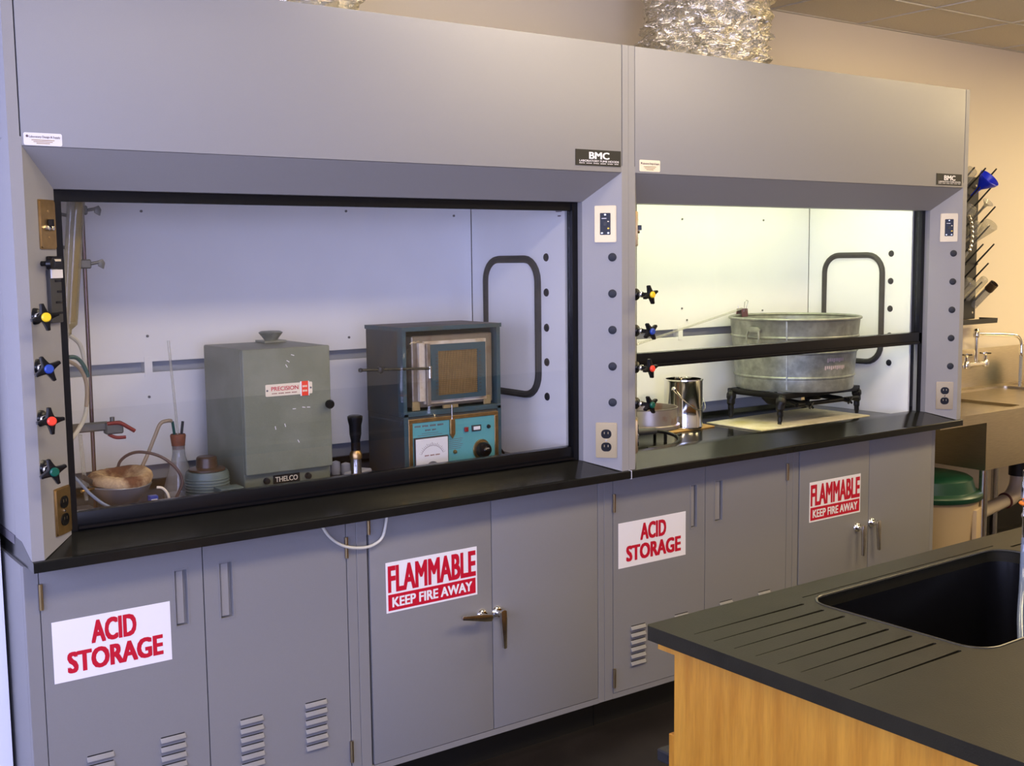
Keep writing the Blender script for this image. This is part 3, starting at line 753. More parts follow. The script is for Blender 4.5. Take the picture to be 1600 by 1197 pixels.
mb = MB().box(FX0-.003, FX1+.004, FY-.004, FB+.003, 1.3525, 1.364, 'furn_top', bev=.002, seg=2); mb.box(FX0-.0035, FX1+.0045, FY-.0055, FY-.004, 1.352, 1.3645, 'furn_blue'); mb.box(FX0-.0045, FX0-.003, FY-.004, FB, 1.352, 1.3645, 'furn_blue'); mb.build('lid', t)
MB().box(-.645, -.348, .262, .46, 1.114, 1.335, 'furn_steel', bev=.003).build('chamber', t)
mb = MB()
for x in (-.636, -.372): mb.box(x-.014, x+.014, .256, .2618, 1.1065, 1.135, 'brick_tan', bev=.002)
mb.build('chamber_support', t)
mb = MB(); mb.box(-.628, -.607, .248, .2615, 1.135, 1.314, 'furn_white', bev=.001); mb.box(-.607, -.378, .252, .2615, 1.125, 1.318, 'furn_white'); dr = mb.build('door', t)
sub(MB().box(-.6055, -.592, .240, .2478, 1.122, 1.312, 'furn_steel', bev=.001), 'hinge_bar', dr)
mb = MB()
mb.box(-.591, -.386, .243, .2518, 1.287, 1.308, 'furn_blue'); mb.box(-.591, -.386, .243, .2518, 1.136, 1.150, 'furn_blue'); mb.box(-.591, -.563, .243, .2518, 1.150, 1.287, 'furn_blue'); mb.box(-.416, -.386, .243, .2518, 1.150, 1.287, 'furn_blue')
for k in range(12):
    mb.box(-.572, -.564, .2422, .2429, 1.155+.011*k, 1.159+.011*k, 'furn_dark'); mb.box(-.412, -.404, .2422, .2429, 1.155+.011*k, 1.159+.011*k, 'furn_dark')
sub(mb, 'screen_frame', dr, 'blue slotted frame')
mb = MB().box(-.563, -.416, .2475, .2518, 1.150, 1.287, 'brick_tan')
for k in range(24): mb.box(-.5625+.0061*k, -.5612+.0061*k, .2455, .2474, 1.150, 1.287, 'brass')
for k in range(23): mb.box(-.563, -.416, .2448, .2456, 1.1515+.0061*k, 1.1528+.0061*k, 'brass')
sub(mb, 'wire_mesh', dr, 'tan wire mesh')
mb = MB().cyl((-.60, .232, 1.237), (-.842, .225, 1.248), .0042, 'cast_iron', seg=10); mb.lathe([(0, -.012), (.009, -.008), (.011, 0), (.009, .008), (0, .012)], 'cast_iron', 12, Matrix.Translation((-.775, .227, 1.245))); mb.lathe([(0, -.007), (.007, -.004), (.007, .004), (0, .007)], 'cast_iron', 10, Matrix.Translation((-.842, .225, 1.248)))
mb.box(-.604, -.594, .228, .2395, 1.205, 1.245, 'steel', bev=.002); sub(mb, 'door_handle', dr, 'black rod handle')
mb = MB().box(-.545, -.49, .246, .2515, 1.108, 1.118, 'yellow' if 0 else 'brick_tan'); mb.cyl((-.516, .243, 1.118), (-.516, .243, 1.065), .0022, 'steel'); mb.box(-.525, -.507, .238, .2468, 1.025, 1.072, 'brass', bev=.001); mb.prism([(-.525, 1.025), (-.516, 1.012), (-.507, 1.025)], .240, .2468, 'brass', 'y'); mb.build('door_latch', t, 'brass latch')
mb = MB(); x0, x1, z0, z1 = -.672, -.339, FL+.008, 1.083
mb.box(x0, x1, FY-.006, FY-.0002, z1-.012, z1, 'brass', bev=.001); mb.box(x0, x0+.014, FY-.006, FY-.0002, z0, z1-.012, 'brass', bev=.001); mb.box(x1-.014, x1, FY-.006, FY-.0002, z0, z1-.012, 'brass', bev=.001)
mb.build('panel_frame', t, 'brass frame')
cp = MB().box(x0+.014, x1-.014, FY-.003, FY-.0002, z0, z1-.012, 'panel_teal').build('control_panel', t, 'teal control panel')
mb = MB(); PY = FY-.0031
mb.dashes(-.650, -.545, 1.056, 1.062, PY, 'ink', 19); mb.dashes(-.612, -.572, 1.043, 1.048, PY, 'ink', 8)
for k, (a, b_) in enumerate(((-.625, -.565), (-.64, -.55))): mb.box(a, b_, PY-.0003, PY, 1.036-.006*k, 1.0372-.006*k, 'ink')
for k in range(6): mb.box(-.527, -.475-.004*(k % 3), PY-.0003, PY, 1.008-.006*k, 1.0092-.006*k, 'ink')
sub(mb, 'lettering', cp)
mb = MB().prism(rrect(-.654, -.532, .905, 1.025, .003, 2), PY-.006, PY, 'black_soft', 'y'); mb.box(-.651, -.535, PY-.008, PY-.006, .908, 1.021, 'dial_white', bev=.001)
for k in range(19):
    a = R(25+130*k/18); r0, r1 = .044, .050 if k % 3 else .053
    mb.prism([(-.593+r0*math.cos(a)-.0005, .955+r0*math.sin(a)), (-.593+r1*math.cos(a)-.0005, .955+r1*math.sin(a)), (-.593+r1*math.cos(a)+.0005, .955+r1*math.sin(a)), (-.593+r0*math.cos(a)+.0005, .955+r0*math.sin(a))], PY-.0084, PY-.008, 'ink', 'y')
mb.tube([(-.593+.043*math.cos(R(a)), PY-.0082, .955+.043*math.sin(R(a))) for a in range(25, 156, 10)], .0006, 'ink', seg=4, smooth=0)
mb.dashes(-.620, -.565, .966, .970, PY-.008, 'stopper', 14)
mb.prism([(-.593+.024*math.cos(R(a)), .925+.024*math.sin(R(a))) for a in range(0, 181, 15)], PY-.010, PY-.008, 'mantle_metal', 'y')
sub(mb, 'dial_meter', cp, 'white temperature meter')
Yr = lambda x, z: Matrix.Translation((x, PY, z)) @ Matrix.Rotation(R(90), 4, 'X')
mb = MB().lathe([(0, .004), (.031, .004), (.033, 0)], 'brass', 36, Yr(-.404, .965)); mb.lathe([(0, .026), (.020, .025), (.024, .018), (.026, .004)], 'black_gloss', 32, Yr(-.402, .965)); mb.lathe([(0, .034), (.009, .033), (.010, .026)], 'chrome', 20, Yr(-.402, .965)); sub(mb, 'control_dial', cp, 'black knob on a brass scale ring')
sub(MB().box(-.470, -.455, PY-.006, PY, 1.027, 1.042, 'dark_red', bev=.002), 'pilot_light', cp, 'dark red square lamp')
mb = MB().box(-.441, -.406, PY-.003, PY, 1.026, 1.045, 'black_soft'); mb.box(-.436, -.411, PY-.006, PY-.003, 1.030, 1.041, 'dial_white', bev=.001); sub(mb, 'rocker_switch', cp, 'white rocker switch')
for x, z, m in ((-.376, 1.036, 'black'), (-.505, .968, 'brass')): sub(MB().lathe([(0, .007), (.005, .006), (.007, 0)], m, 12, Yr(x, z)), 'fuse_cap', cp)
for x in (FX0+.02, FX1-.02):
    for y in (FY+.02, FB-.02): MB().cyl((x, y, FL), (x, y, FL+.007), .01, 'black_soft', seg=10).build('foot', t)
tag(MB().tube([(-.322, .40, .93), (-.30, .40, .955), (-.265, .40, .957), (-.225, .40, .93), (-.20, .40, .8977)], .0042, 'black_gloss', seg=8).build('power_cord'), 'black power cord looping out beside the muffle furnace', 'cord')
# tall black and chrome burner like tool
t = thing('metal_column', 'tall black and chrome metal column between the oven and the furnace', 'column', (-.825, .30, FL))
L = Matrix.Translation((-.825, .30, 0))
MB().lathe([(0, FL), (.020, FL), (.021, FL+.01), (.016, FL+.02), (.016, .975), (0, .975)], 'steel', 24, L).build('lower_tube', t)
MB().lathe([(0, .9752), (.018, .9752), (.019, .990), (.013, 1.0), (0, 1.0)], 'brass', 24, L).build('brass_ring', t, 'brass ring')
MB().lathe([(0, 1.0002), (.014, 1.0002), (.014, 1.03), (.018, 1.05), (.0185, 1.075), (.0225, 1.093), (.023, 1.103), (.018, 1.106), (0, 1.104)], 'black_gloss', 24, L).build('upper_tube', t)
# white sample rack and small flat things
t = thing('sample_rack', 'row of white rounded plastic sleeves behind the chrome column', 'rack', (-.78, .50, FL))
for k in range(5): MB().lathe([(0, FL), (.013, FL), (.015, FL+.01), (.014, .945-.006*k), (0, .95-.006*k)], 'grey_white', 16, Matrix.Translation((-.845+.027*k, .53-.015*k, 0))).build('sleeve', t)
o = MB().box(-.05, .05, -.02, .02, 0, .02, 'label_white', bev=.003).build('paper_packet'); o.location = (-.755, .42, FL); o.rotation_euler.z = .5; tag(o, 'small white packet lying left of the furnace', 'packet')
o = MB().box(-.055, .055, -.012, .012, 0, .012, 'label_cream', bev=.003).build('wooden_block'); o.location = (-.765, .35, FL+.0); o.rotation_euler.z = .35; tag(o, 'cream coloured flat block lying in front of the white packet', 'block')
# flask with stopper
t = thing('filter_flask', 'conical glass flask with a red brown stopper and a long glass tube', 'flask', (-1.314, .45, FL))
L = Matrix.Translation((-1.314, .45, 0))
MB().lathe([(0, FL), (.046, FL), (.049, FL+.006), (.046, FL+.03), (.019, 1.015), (.0175, 1.03), (.018, 1.046), (.020, 1.048)], 'frost_glass', 36, L).build('body', t)
MB().lathe([(0, FL+.003), (.044, FL+.003), (.043, FL+.014), (0, FL+.014)], 'grey_white', 28, L).build('salt_layer', t, 'white residue at the bottom')  # flat pale disc just inside the flask base
MB().lathe([(0, 1.036), (.0165, 1.036), (.0195, 1.055), (.022, 1.076), (.020, 1.080), (0, 1.080)], 'stopper', 24, L).build('stopper', t, 'red brown stopper')
MB().cyl((-1.314, .45, 1.0802), (-1.330, .45, 1.348), .0038, 'lab_glass', seg=12).build('glass_tube', t)
mb = MB().cyl((-1.324, .45, 1.0803), (-1.330, .445, 1.118), .004, 'hose_green', seg=8); mb.cyl((-1.304, .448, 1.0803), (-1.300, .445, 1.116), .004, 'black', seg=8); mb.build('tube_fitting', t)
tag(MB().tube([(-1.333, .445, 1.120), (-1.345, .44, 1.122), (-1.366, .44, 1.116), (-1.383, .44, 1.083), (-1.405, .44, 1.035), (-1.43, .44, .985), (-1.445, .44, .93), (-1.445, .44, .9)], .0055, 'hose_tan', seg=8).build('rubber_hose'), 'tan rubber hose arching from the stoppered flask', 'hose')
# variable transformer
t = thing('variable_transformer', 'round blue grey transformer with a dark brown dial on top', 'transformer', (-1.278, .30, FL))
L = Matrix.Translation((-1.278, .33, 0))
mb = MB().lathe([(0, FL), (.058, FL), (.060, FL+.006), (.060, .978), (.056, .988), (0, .989)], 'variac_blue', 40, L)
for k in range(8): mb.lathe([(.0602, .91+.008*k), (.0615, .912+.008*k), (.0602, .914+.008*k)], 'variac_blue', 40, L)
mb.build('case', t)
MB().lathe([(0, .9892), (.050, .9892), (.050, .994), (.030, .998), (0, .998)], 'dial_brown', 36, L).build('dial_plate', t)
MB().lathe([(0, 1.028), (.024, 1.028), (.028, 1.024), (.030, .998), (0, .9982)], 'dial_brown', 24, L).build('dial_knob', t)
mb = MB().box(-1.285, -1.218, .215, .268, FL, .952, 'variac_blue', bev=.004, seg=2); mb.box(-1.262, -1.238, .2135, .2149, .930, .936, 'label_white'); mb.build('switch_box', t, 'pale green switch box')
# heating mantle
t = thing('heating_mantle', 'bowl shaped heating mantle with a beige and brown woven rim', 'heating mantle', (-1.53, .30, FL))
L = Matrix.Translation((-1.528, .30, 0))
MB().lathe([(0, FL), (.040, FL), (.042, FL+.012), (.030, FL+.03), (.045, FL+.045), (.070, .965), (.080, .984), (.078, .988), (.066, .972), (0, .955)], 'mantle_metal', 40, L).build('bowl', t)
b = bmesh.new(); seg = 64; rings = []; rnd = random.Random(4)
for r_, z_ in ((.079, .990), (.083, .999), (.081, 1.010), (.072, 1.018), (.060, 1.018), (.050, 1.010), (.036, .994), (.016, .982)):
    rings.append([b.verts.new(((r_+.0025*math.sin(32*2*math.pi*k/seg)*(1 if r_ > .06 else .4)+rnd.uniform(-.001, .001))*math.cos(2*math.pi*k/seg), (r_+.0025*math.sin(32*2*math.pi*k/seg))*math.sin(2*math.pi*k/seg), z_+.0035*math.sin(2*2*math.pi*k/seg+1)*(1 if r_ > .03 else 0)+rnd.uniform(-.001, .001))) for k in range(seg)])
for a, c in zip(rings, rings[1:]):
    for k in range(seg): b.faces.new((a[k], a[(k+1) % seg], c[(k+1) % seg], c[k]))
b.faces.new(rings[-1][::-1]); bmesh.ops.recalc_face_normals(b, faces=b.faces)
mb = MB(); mb.M = L @ Matrix.Translation((0, 0, 1.0)) @ Matrix.Rotation(R(3), 4, Vector((.97, -.25, 0))) @ Matrix.Translation((0, 0, -1.0)); mb._in(b, 'woven'); mb.M = Matrix(); mb.build('woven_rim', t, 'beige woven rim with brown stains', angle=60)
mb = MB().cyl((-1.600, .285, .997), (-1.632, .27, 1.020), .007, 'black_soft', seg=12); mb.cyl((-1.598, .28, .985), (-1.640, .262, .985), .004, 'brass', seg=8); mb.build('plug_socket', t)
tag(MB().tube([(-1.515, .37, .99), (-1.508, .36, 1.035), (-1.475, .33, 1.060), (-1.425, .30, 1.050), (-1.385, .28, 1.015), (-1.372, .27, .975), (-1.392, .265, .935), (-1.41, .265, .9)], .0042, 'hose_brown', seg=8).build('power_cord'), 'dark brown cord looping from the heating mantle in front of the flask', 'cord')
t = thing('small_tin', 'small blue and white box standing beside the heating mantle', 'box', (-1.468, .225, FL))
MB().box(-1.479, -1.457, .215, .235, FL, .958, 'blue_cap', bev=.001).build('box_body', t); MB().box(-1.476, -1.460, .2142, .2149, .905, .950, 'label_white').build('box_label', t)
tag(MB().tube([(-1.452, .24, .975), (-1.438, .238, .972), (-1.425, .236, .955), (-1.42, .235, .925), (-1.418, .235, .8975)], .0035, 'label_cream', seg=6).build('thin_hose'), 'short cream tube curving down beside the blue box', 'tube')
o = tag(MB().box(-1.69, -1.60, .20, .33, FL, FL+.010, 'thin_wood', bev=.001).build('wood_strip'), 'thin brown wooden board at the left end of the closed hood', 'board')
# support stand with clamps, tubes and hoses
t = thing('support_stand', 'tall metal support rod with clamps at the left end of the closed hood', 'lab stand', (-1.583, .36, FL))
MB().box(-1.67, -1.562, .352, .47, FL, FL+.012, 'cast_iron', bev=.003).build('base_plate', t)
MB().cyl((-1.578, .36, FL+.012), (-1.574, .36, 1.90), .0055, 'rod_metal', seg=12).build('rod', t)
def boss(x, z, s=1, m='clamp_grey'):
    mb = MB().box(x-.014, x+.014, .340, .374, z-.012, z+.012, m, bev=.003)
    mb.cyl((x+.014*s, .355, z), (x+.036*s, .352, z+.004), .0045, m, seg=10)
    mb.prism([(x+.034*s, z-.006), (x+.048*s, z-.014), (x+.052*s, z+.002), (x+.046*s, z+.013), (x+.034*s, z+.008)], .349, .355, m, 'y', bev=.0015)
    return mb.build('clamp_holder', t)
boss(-1.577, 1.566, 1); boss(-1.60, 1.607, -1); boss(-1.58, 1.705, 1); boss(-1.595, 1.69, -1)
mb = MB().box(-1.640, -1.545, .315, .332, 1.128, 1.152, 'clamp_grey', bev=.004); mb.box(-1.556, -1.510, .308, .336, 1.118, 1.150, 'clamp_grey', bev=.003); mb.cyl((-1.572, .322, 1.14), (-1.572, .36, 1.14), .008, 'clamp_grey'); mb.cyl((-1.535, .322, 1.15), (-1.535, .322, 1.162), .006, 'clamp_grey')
mb.tube([(-1.552, .312, 1.146), (-1.52, .308, 1.146), (-1.50, .304, 1.134), (-1.483, .302, 1.122)], .0052, 'clamp_red', seg=8); mb.tube([(-1.548, .318, 1.118), (-1.53, .314, 1.108), (-1.505, .31, 1.107)], .0045, 'clamp_red', seg=8)
mb.build('clamp', t, 'clamp with dark red coated jaws')
t = thing('burette_tube', 'wide amber tinted glass tube leaning at the left end of the closed hood', 'glass tube', (-1.636, .30, 1.38))
p0, p1 = Vector((-1.640, .30, 1.40)), Vector((-1.590, .30, 1.86)); LL = Matrix.Translation(p0) @ (p1-p0).to_track_quat('Z', 'Y').to_matrix().to_4x4(); ln = (p1-p0).length
MB().lathe([(.0075, -.012), (.008, 0), (.0205, .014), (.021, .03), (.021, ln)], 'amber_glass', 28, LL).build('outer_tube', t)
MB().cyl(p0+Vector((.0075, 0, .02)), p1+Vector((.0075, 0, 0)), .009, 'liquid', seg=16).build('inner_core', t, 'yellow brown core')
tag(MB().cyl((-1.664, .28, 1.30), (-1.612, .28, 1.85), .010, 'lab_glass', seg=16).build('glass_column'), 'slim clear glass tube beside the amber glass tube', 'glass tube')
tag(MB().tube([(-1.640, .30, 1.386), (-1.612, .31, 1.36), (-1.600, .315, 1.31), (-1.597, .318, 1.26), (-1.600, .315, 1.21), (-1.612, .30, 1.17), (-1.640, .27, 1.14), (-1.665, .25, 1.12)], .0058, 'hose_white', seg=8).build('clear_hose'), 'whitish hose curving down from the amber glass tube', 'hose')
tag(MB().tube([(-1.662, .26, 1.325), (-1.632, .275, 1.308), (-1.612, .285, 1.280), (-1.606, .285, 1.24), (-1.612, .28, 1.20)], .005, 'hose_tan', seg=8).build('tan_hose'), 'tan hose bending below the glass tubes', 'hose')
tag(MB().tube([(-1.645, .29, 1.33), (-1.625, .295, 1.326), (-1.608, .297, 1.305), (-1.598, .298, 1.275)], .0055, 'hose_green', seg=8).build('green_hose'), 'short dark green hose behind the tan hose', 'hose')
tag(MB().cyl((-1.628, .29, 1.127), (-1.620, .29, .955), .005, 'lab_glass', seg=10).build('drip_tube'), 'vertical clear glass tube below the red jawed clamp', 'glass tube')
tag(MB().tube([(-1.68, .24, 1.05), (-1.655, .235, 1.02), (-1.63, .225, .985), (-1.60, .215, .955), (-1.56, .205, .93), (-1.53, .20, .905)], .004, 'tube_blue', seg=8).build('grey_tube'), 'grey blue tube sagging to the hood floor in front of the mantle', 'tube')

# ------------------------------------------------------------ contents of the right hood
# insulating board
t = tag(MB().prism([(.905, .252), (1.568, .252), (1.568, .58), (.905, .545)], FL, FL+.005, 'board', 'z', bev=.001).build('insulating_board'), 'stained cream board under the black gas burner stand', 'board')
tag(MB().prism([(.60, .44), (.86, .455), (.885, .60), (.62, .60)], FL, FL+.004, 'thin_wood', 'z', bev=.0008).build('wood_sheet'), 'thin tan sheet under the shiny metal can', 'board')
TB = FL+.0056
t = thing('gas_burner_stand', 'black cast iron gas burner stand with four splayed legs', 'burner stand', (1.29, .42, TB))
mb = MB()
for x0, x1, y0, y1 in ((1.05, 1.53, .275, .30), (1.05, 1.53, .545, .57), (1.05, 1.075, .30, .545), (1.505, 1.53, .30, .545), (1.28, 1.30, .30, .545)): mb.box(x0, x1, y0, y1, 1.003, 1.026, 'cast_iron', bev=.004, seg=2)
for cx in (1.17, 1.41):
    for k in range(8):
        a = 2*math.pi*k/8; mb.cyl((cx+.035*math.cos(a), .4225+.035*math.sin(a), 1.018), (cx+.105*math.cos(a), .4225+.105*math.sin(a), 1.022), .005, 'cast_iron', seg=6)
mb.build('top_frame', t)
for (ax, ay), (fx, fy) in (((1.062, .287), (1.030, .272)), ((1.062, .557), (1.035, .535)), ((1.518, .287), (1.530, .290)), ((1.518, .557), (1.545, .560))):
    dx, dy = fx-ax, fy-ay
    MB().tube([(ax, ay, 1.012), (ax+dx*.5, ay+dy*.5, .998), (ax+dx*.75, ay+dy*.7, .965), (ax+dx*.8, ay+dy*.8, .93), (fx, fy, TB+.009)], [.015, .020, .017, .0125, .010, .008], 'cast_iron', seg=10).build('leg', t)
for cx in (1.17, 1.41):
    mb = MB().lathe([(0, .965), (.030, .965), (.050, .985), (.055, .998), (.045, 1.004), (0, 1.002)], 'cast_iron', 28, Matrix.Translation((cx, .4225, 0))); mb.cyl((cx, .42, .985), (cx+.0, .275, .978), .011, 'cast_iron', seg=10); mb.build('burner_head', t)
mb = MB().cyl((1.12, .262, .978), (1.50, .262, .978), .009, 'cast_iron', seg=10); mb.cyl((1.12, .262, .978), (1.12, .30, .99), .008, 'cast_iron', seg=8); mb.build('gas_pipe', t)
for cx in (1.17, 1.41):
    mb = MB().cyl((cx, .262, .978), (cx, .235, .975), .010, 'cast_iron', seg=10)
    for k in range(4):
        a = R(45+90*k); mb.cyl((cx, .232, .975), (cx+.016*math.cos(a), .232, .975+.016*math.sin(a)), .0045, 'cast_iron', seg=6)
    mb.build('gas_tap', t)
# washtub
t = thing('washtub', 'round galvanized washtub standing on the black burner stand', 'washtub', (1.29, .425, 1.027))
L = Matrix.Translation((1.29, .425, 0)); zb, zt = 1.0275, 1.319; rb, rt_ = .236, .262
rr = lambda z: rb+(rt_-rb)*(z-zb)/(zt-zb)
prof = [(0, zb+.006), (rb-.012, zb+.006), (rb-.004, zb), (rb, zb), (rb+.003, zb+.006)]
for zz in (zb+.055, zb+.155, zb+.215):
    prof += [(rr(zz-.006), zz-.006), (rr(zz)+.004, zz-.002), (rr(zz)+.004, zz+.002), (rr(zz+.006), zz+.006)]
prof += [(rr(zt-.012), zt-.012), (rt_+.001, zt-.009)]
inner = [(rt_-.003, zt-.012), (rb-.003, zb+.012), (0, zb+.0075)]
MB().lathe(prof+inner, 'galv', 96, L).build('tub_body', t)
MB().tube([(1.29+(rt_+.002)*math.cos(R(a)), .425+(rt_+.002)*math.sin(R(a)), zt-.004) for a in range(0, 360, 5)], .0058, 'galv', seg=8, smooth=0, closed=True).build('rolled_rim', t)
for a in (184, 4):
    M0 = L @ Matrix.Rotation(R(a), 4, 'Z')
    mb = MB(); mb.M = M0; q = rr(1.27)
    mb.prism([(-.030, 1.262), (.030, 1.262), (.034, 1.276), (.020, 1.286), (-.020, 1.286), (-.034, 1.276)], q+.001, q+.012, 'galv', 'x', bev=.004)
    mb.tube([(q+.010, -.026, 1.268), (q+.014, -.030, 1.24), (q+.012, -.022, 1.215), (q+.010, 0, 1.205), (q+.012, .022, 1.215), (q+.014, .030, 1.24), (q+.010, .026, 1.268)], .0042, 'galv', seg=8); mb.build('drop_handle', t)
mb = MB(); mb.M = L @ Matrix.Rotation(R(214), 4, 'Z'); mb.box(-.0012, .0012, -.001, .0015, 0, .0001, 'galv'); 
for k in range(16): 
    z0 = zb+.01+k*.018; q = rr(z0+.007)
    mb.box(q-.001, q+.0045, -.0028, .0028, z0, z0+.0175, 'galv')
mb.build('side_seam', t)
mb = MB()
for row, (zc, n) in enumerate(((zb+.128, 9), (zb+.098, 11))):
    for k in range(n):
        a = 262+2.2*(k-n/2); mb.M = L @ Matrix.Rotation(R(a), 4, 'Z'); q = rr(zc)
        mb.box(q+.0006, q+.0014, -.003, .003, zc-.006-.004*(k*7 % 3 == 0), zc+.006, 'galv_print')
mb.build('faded_print', t, 'faded pale stencil print')
# binder clip on the rim
t = thing('binder_clip', 'dark red binder clip on the rim of the washtub', 'clip', (1.22, .68, zt))
M0 = Matrix.Translation((1.29, .425, 0)) @ Matrix.Rotation(R(97), 4, 'Z') @ Matrix.Translation((0, 0, .004))
mb = MB(); mb.M = M0; mb.prism([(rt_-.016, zt-.014), (rt_-.013, zt-.014), (rt_-.010, zt+.017), (rt_+.010, zt+.017), (rt_+.013, zt-.014), (rt_+.016, zt-.014), (rt_+.013, zt+.020), (rt_-.013, zt+.020)], -.021, .021, 'purple', 'y'); mb.build('clip_body', t, 'dark red spring body')
for s_, q0 in ((-1, rt_-.012), (1, rt_+.012)):
    mb = MB(); mb.M = M0; mb.tube([(q0, -.010, zt-.012), (rt_+s_*.015, -.007, zt+.022), (rt_+s_*.022, -.011, zt+.052), (rt_+s_*.022, .011, zt+.052), (rt_+s_*.015, .007, zt+.022), (q0, .010, zt-.012)], .0012, 'steel', seg=6, smooth=3); mb.build('clip_handle', t)
tag(MB().cyl((1.225, .655, 1.345), (.52, .54, 1.235), .0045, 'lab_glass', seg=10).build('glass_rod'), 'long slanting glass tube held by the clip on the washtub', 'glass tube')
# can
t = thing('metal_can', 'shiny empty metal can with a wire bail handle', 'can', (.745, .515, FL))
L = Matrix.Translation((.745, .515, 0)); cb = FL+.0048
MB().lathe([(0, cb+.003), (.073, cb+.003), (.0755, cb), (.0770, cb+.004), (.0755, cb+.008), (.0755, 1.082), (.078, 1.086), (.0775, 1.091), (.070, 1.090), (.0735, 1.084), (.0735, cb+.006), (0, cb+.005)], 'chrome', 56, L).build('can_body', t)
for a in (196, 16):
    MB().lathe([(0, .007), (.005, .006), (.009, .002), (.010, 0)], 'steel', 16, L @ Matrix.Rotation(R(a), 4, 'Z') @ Matrix.Translation((.0755, 0, 1.055)) @ Matrix.Rotation(R(90), 4, 'Y')).build('ear', t)
e0 = Vector((.745+.083*math.cos(R(196)), .515+.083*math.sin(R(196)), 1.055)); e1 = Vector((.745+.083*math.cos(R(16)), .515+.083*math.sin(R(16)), 1.055))
pts = []
for k in range(13):
    u = math.pi*k/12; c_ = (e0+e1)/2; ax = (e0-c_)
    pts.append(c_+ax*math.cos(u)+Vector((.27, -.96, 0))*(.083*math.sin(u))*1.05+Vector((0, 0, -.085*math.sin(u))))
MB().tube(pts, .0016, 'steel', seg=6, smooth=2).build('wire_bail', t)
# pan and ring on the left
t = thing('steel_pan', 'low round steel pan with rust stains at the left end of the open hood', 'pan', (.455, .41, FL))
L = Matrix.Translation((.455, .41, 0))
mat('pan_steel', (.42, .38, .35), rough=.35, metal=.8, color2=(.30, .10, .05), c2scale=14, c2lo=.55, c2hi=.75)
MB().lathe([(0, .935), (.118, .935), (.122, .939), (.122, .950), (.112, .953), (.112, 1.010), (.115, 1.014), (.110, 1.014), (.108, .960), (0, .957)], 'pan_steel', 48, L).build('pan_body', t)
for a in (30, 150, 270): MB().cyl((.455+.10*math.cos(R(a)), .41+.10*math.sin(R(a)), FL), (.455+.10*math.cos(R(a)), .41+.10*math.sin(R(a)), .9348), .006, 'cast_iron', seg=8).build('foot', t)
t = thing('rubber_hose', 'thick black rubber hose curling on the worktop in front of the rusty pan', 'hose', (.37, .25, FL))
MB().cyl((.275, .27, .950), (.375, .28, .945), .0115, 'black_soft', seg=14).build('grip_sleeve', t)
mb = MB().tube([(.375, .28, .945), (.42, .272, .936), (.452, .255, .922), (.445, .23, .909), (.40, .21, .902), (.34, .20, .9005), (.27, .205, .9005)], .0065, 'cast_iron', seg=10); mb.cyl((.448, .25, .922), (.485, .262, .925), .0055, 'cast_iron', seg=8); mb.build('hose_bend', t)

# ------------------------------------------------------------ drying rack on the back wall with glassware
t = thing('drying_rack', 'black wall rack with slanting pegs for drying glassware', 'drying rack', (2.95, .85, 1.2))
MB().box(2.63, 3.243, .842, .8755, 1.215, 1.970, 'black_soft', bev=.003).build('back_board', t)
mb = MB().box(2.61, 3.285, .735, .8415, 1.196, 1.206, 'black_soft', bev=.002); mb.box(2.61, 3.285, .735, .740, 1.2062, 1.222, 'black_soft'); mb.box(2.61, 2.615, .740, .8415, 1.2062, 1.222, 'black_soft'); mb.box(3.280, 3.285, .740, .8415, 1.2062, 1.222, 'black_soft'); mb.build('drip_tray', t)
PEG = Vector((0, -.7071, .7071))
for r_, z in enumerate((1.90, 1.80, 1.703, 1.605, 1.507, 1.407, 1.31)):
    for k in range(6):
        x = (3.227 if r_ % 2 == 0 else 3.180)-.1*k
        p = Vector((x, .8418, z)); MB().cyl(p, p+PEG*.152, .0055, 'black', r1=.0042, seg=8).build('peg', t)
for z in (1.925, 1.25): MB().lathe([(0, .003), (.006, .002), (.007, 0)], 'chrome', 10, Matrix.Translation((3.215, .842, z)) @ Matrix.Rotation(R(90), 4, 'X')).build('screw', t)
def on_peg(name, x, z, prof, m, label, cat, s0=.02, seg=28, tilt=None, off=(0, 0, 0)):
    p = Vector((x, .842, z))+PEG*s0+Vector(off); d = PEG if tilt is None else (PEG+Vector(tilt)).normalized()
    L = Matrix.Translation(p) @ d.to_track_quat('Z', 'Y').to_matrix().to_4x4()
    mb = MB().lathe([(r, zz) for r, zz in prof], m, seg, L)
    return tag(mb.build(name), label, cat)
on_peg('plastic_funnel', 3.165, 1.862, [(.007, -.01), (.009, .03), (.014, .05), (.054, .105), (.058, .122), (.056, .123), (.050, .106), (.011, .052), (.006, -.01)], 'blue_funnel', 'bright blue plastic funnel hanging on the drying rack', 'funnel', tilt=(.05, .1, -.15))
on_peg('glass_funnel', 3.127, 1.703, [(.0065, 0), (.007, .10), (.010, .125), (.030, .145), (.030, .147), (.008, .127), (.0058, .10)], 'lab_glass', 'small glass funnel with a long stem on the drying rack', 'funnel', s0=.035)
on_peg('glass_flask', 3.180, 1.605, [(.012, -.01), (.012, .03), (.040, .13), (.042, .138), (.036, .146), (0, .147)], 'lab_glass', 'conical glass flask upside down on the drying rack below the glass funnel', 'flask', s0=.02)
on_peg('glass_flask', 3.080, 1.605, [(.012, 0), (.012, .05), (.030, .075), (.036, .10), (.028, .128), (0, .135)], 'lab_glass', 'round glass flask left of the conical flask on the drying rack', 'flask', s0=.03)
on_peg('glass_flask', 3.027, 1.703, [(.010, 0), (.010, .05), (.028, .075), (.034, .10), (.026, .125), (0, .132)], 'lab_glass', 'round glass flask beside the edge of the right hood on the drying rack', 'flask', s0=.02)
on_peg('glass_beaker', 3.027, 1.90, [(.030, .02), (.030, .11), (.026, .118), (0, .119)], 'lab_glass', 'pale glass beaker at the top of the drying rack', 'beaker', s0=.02)
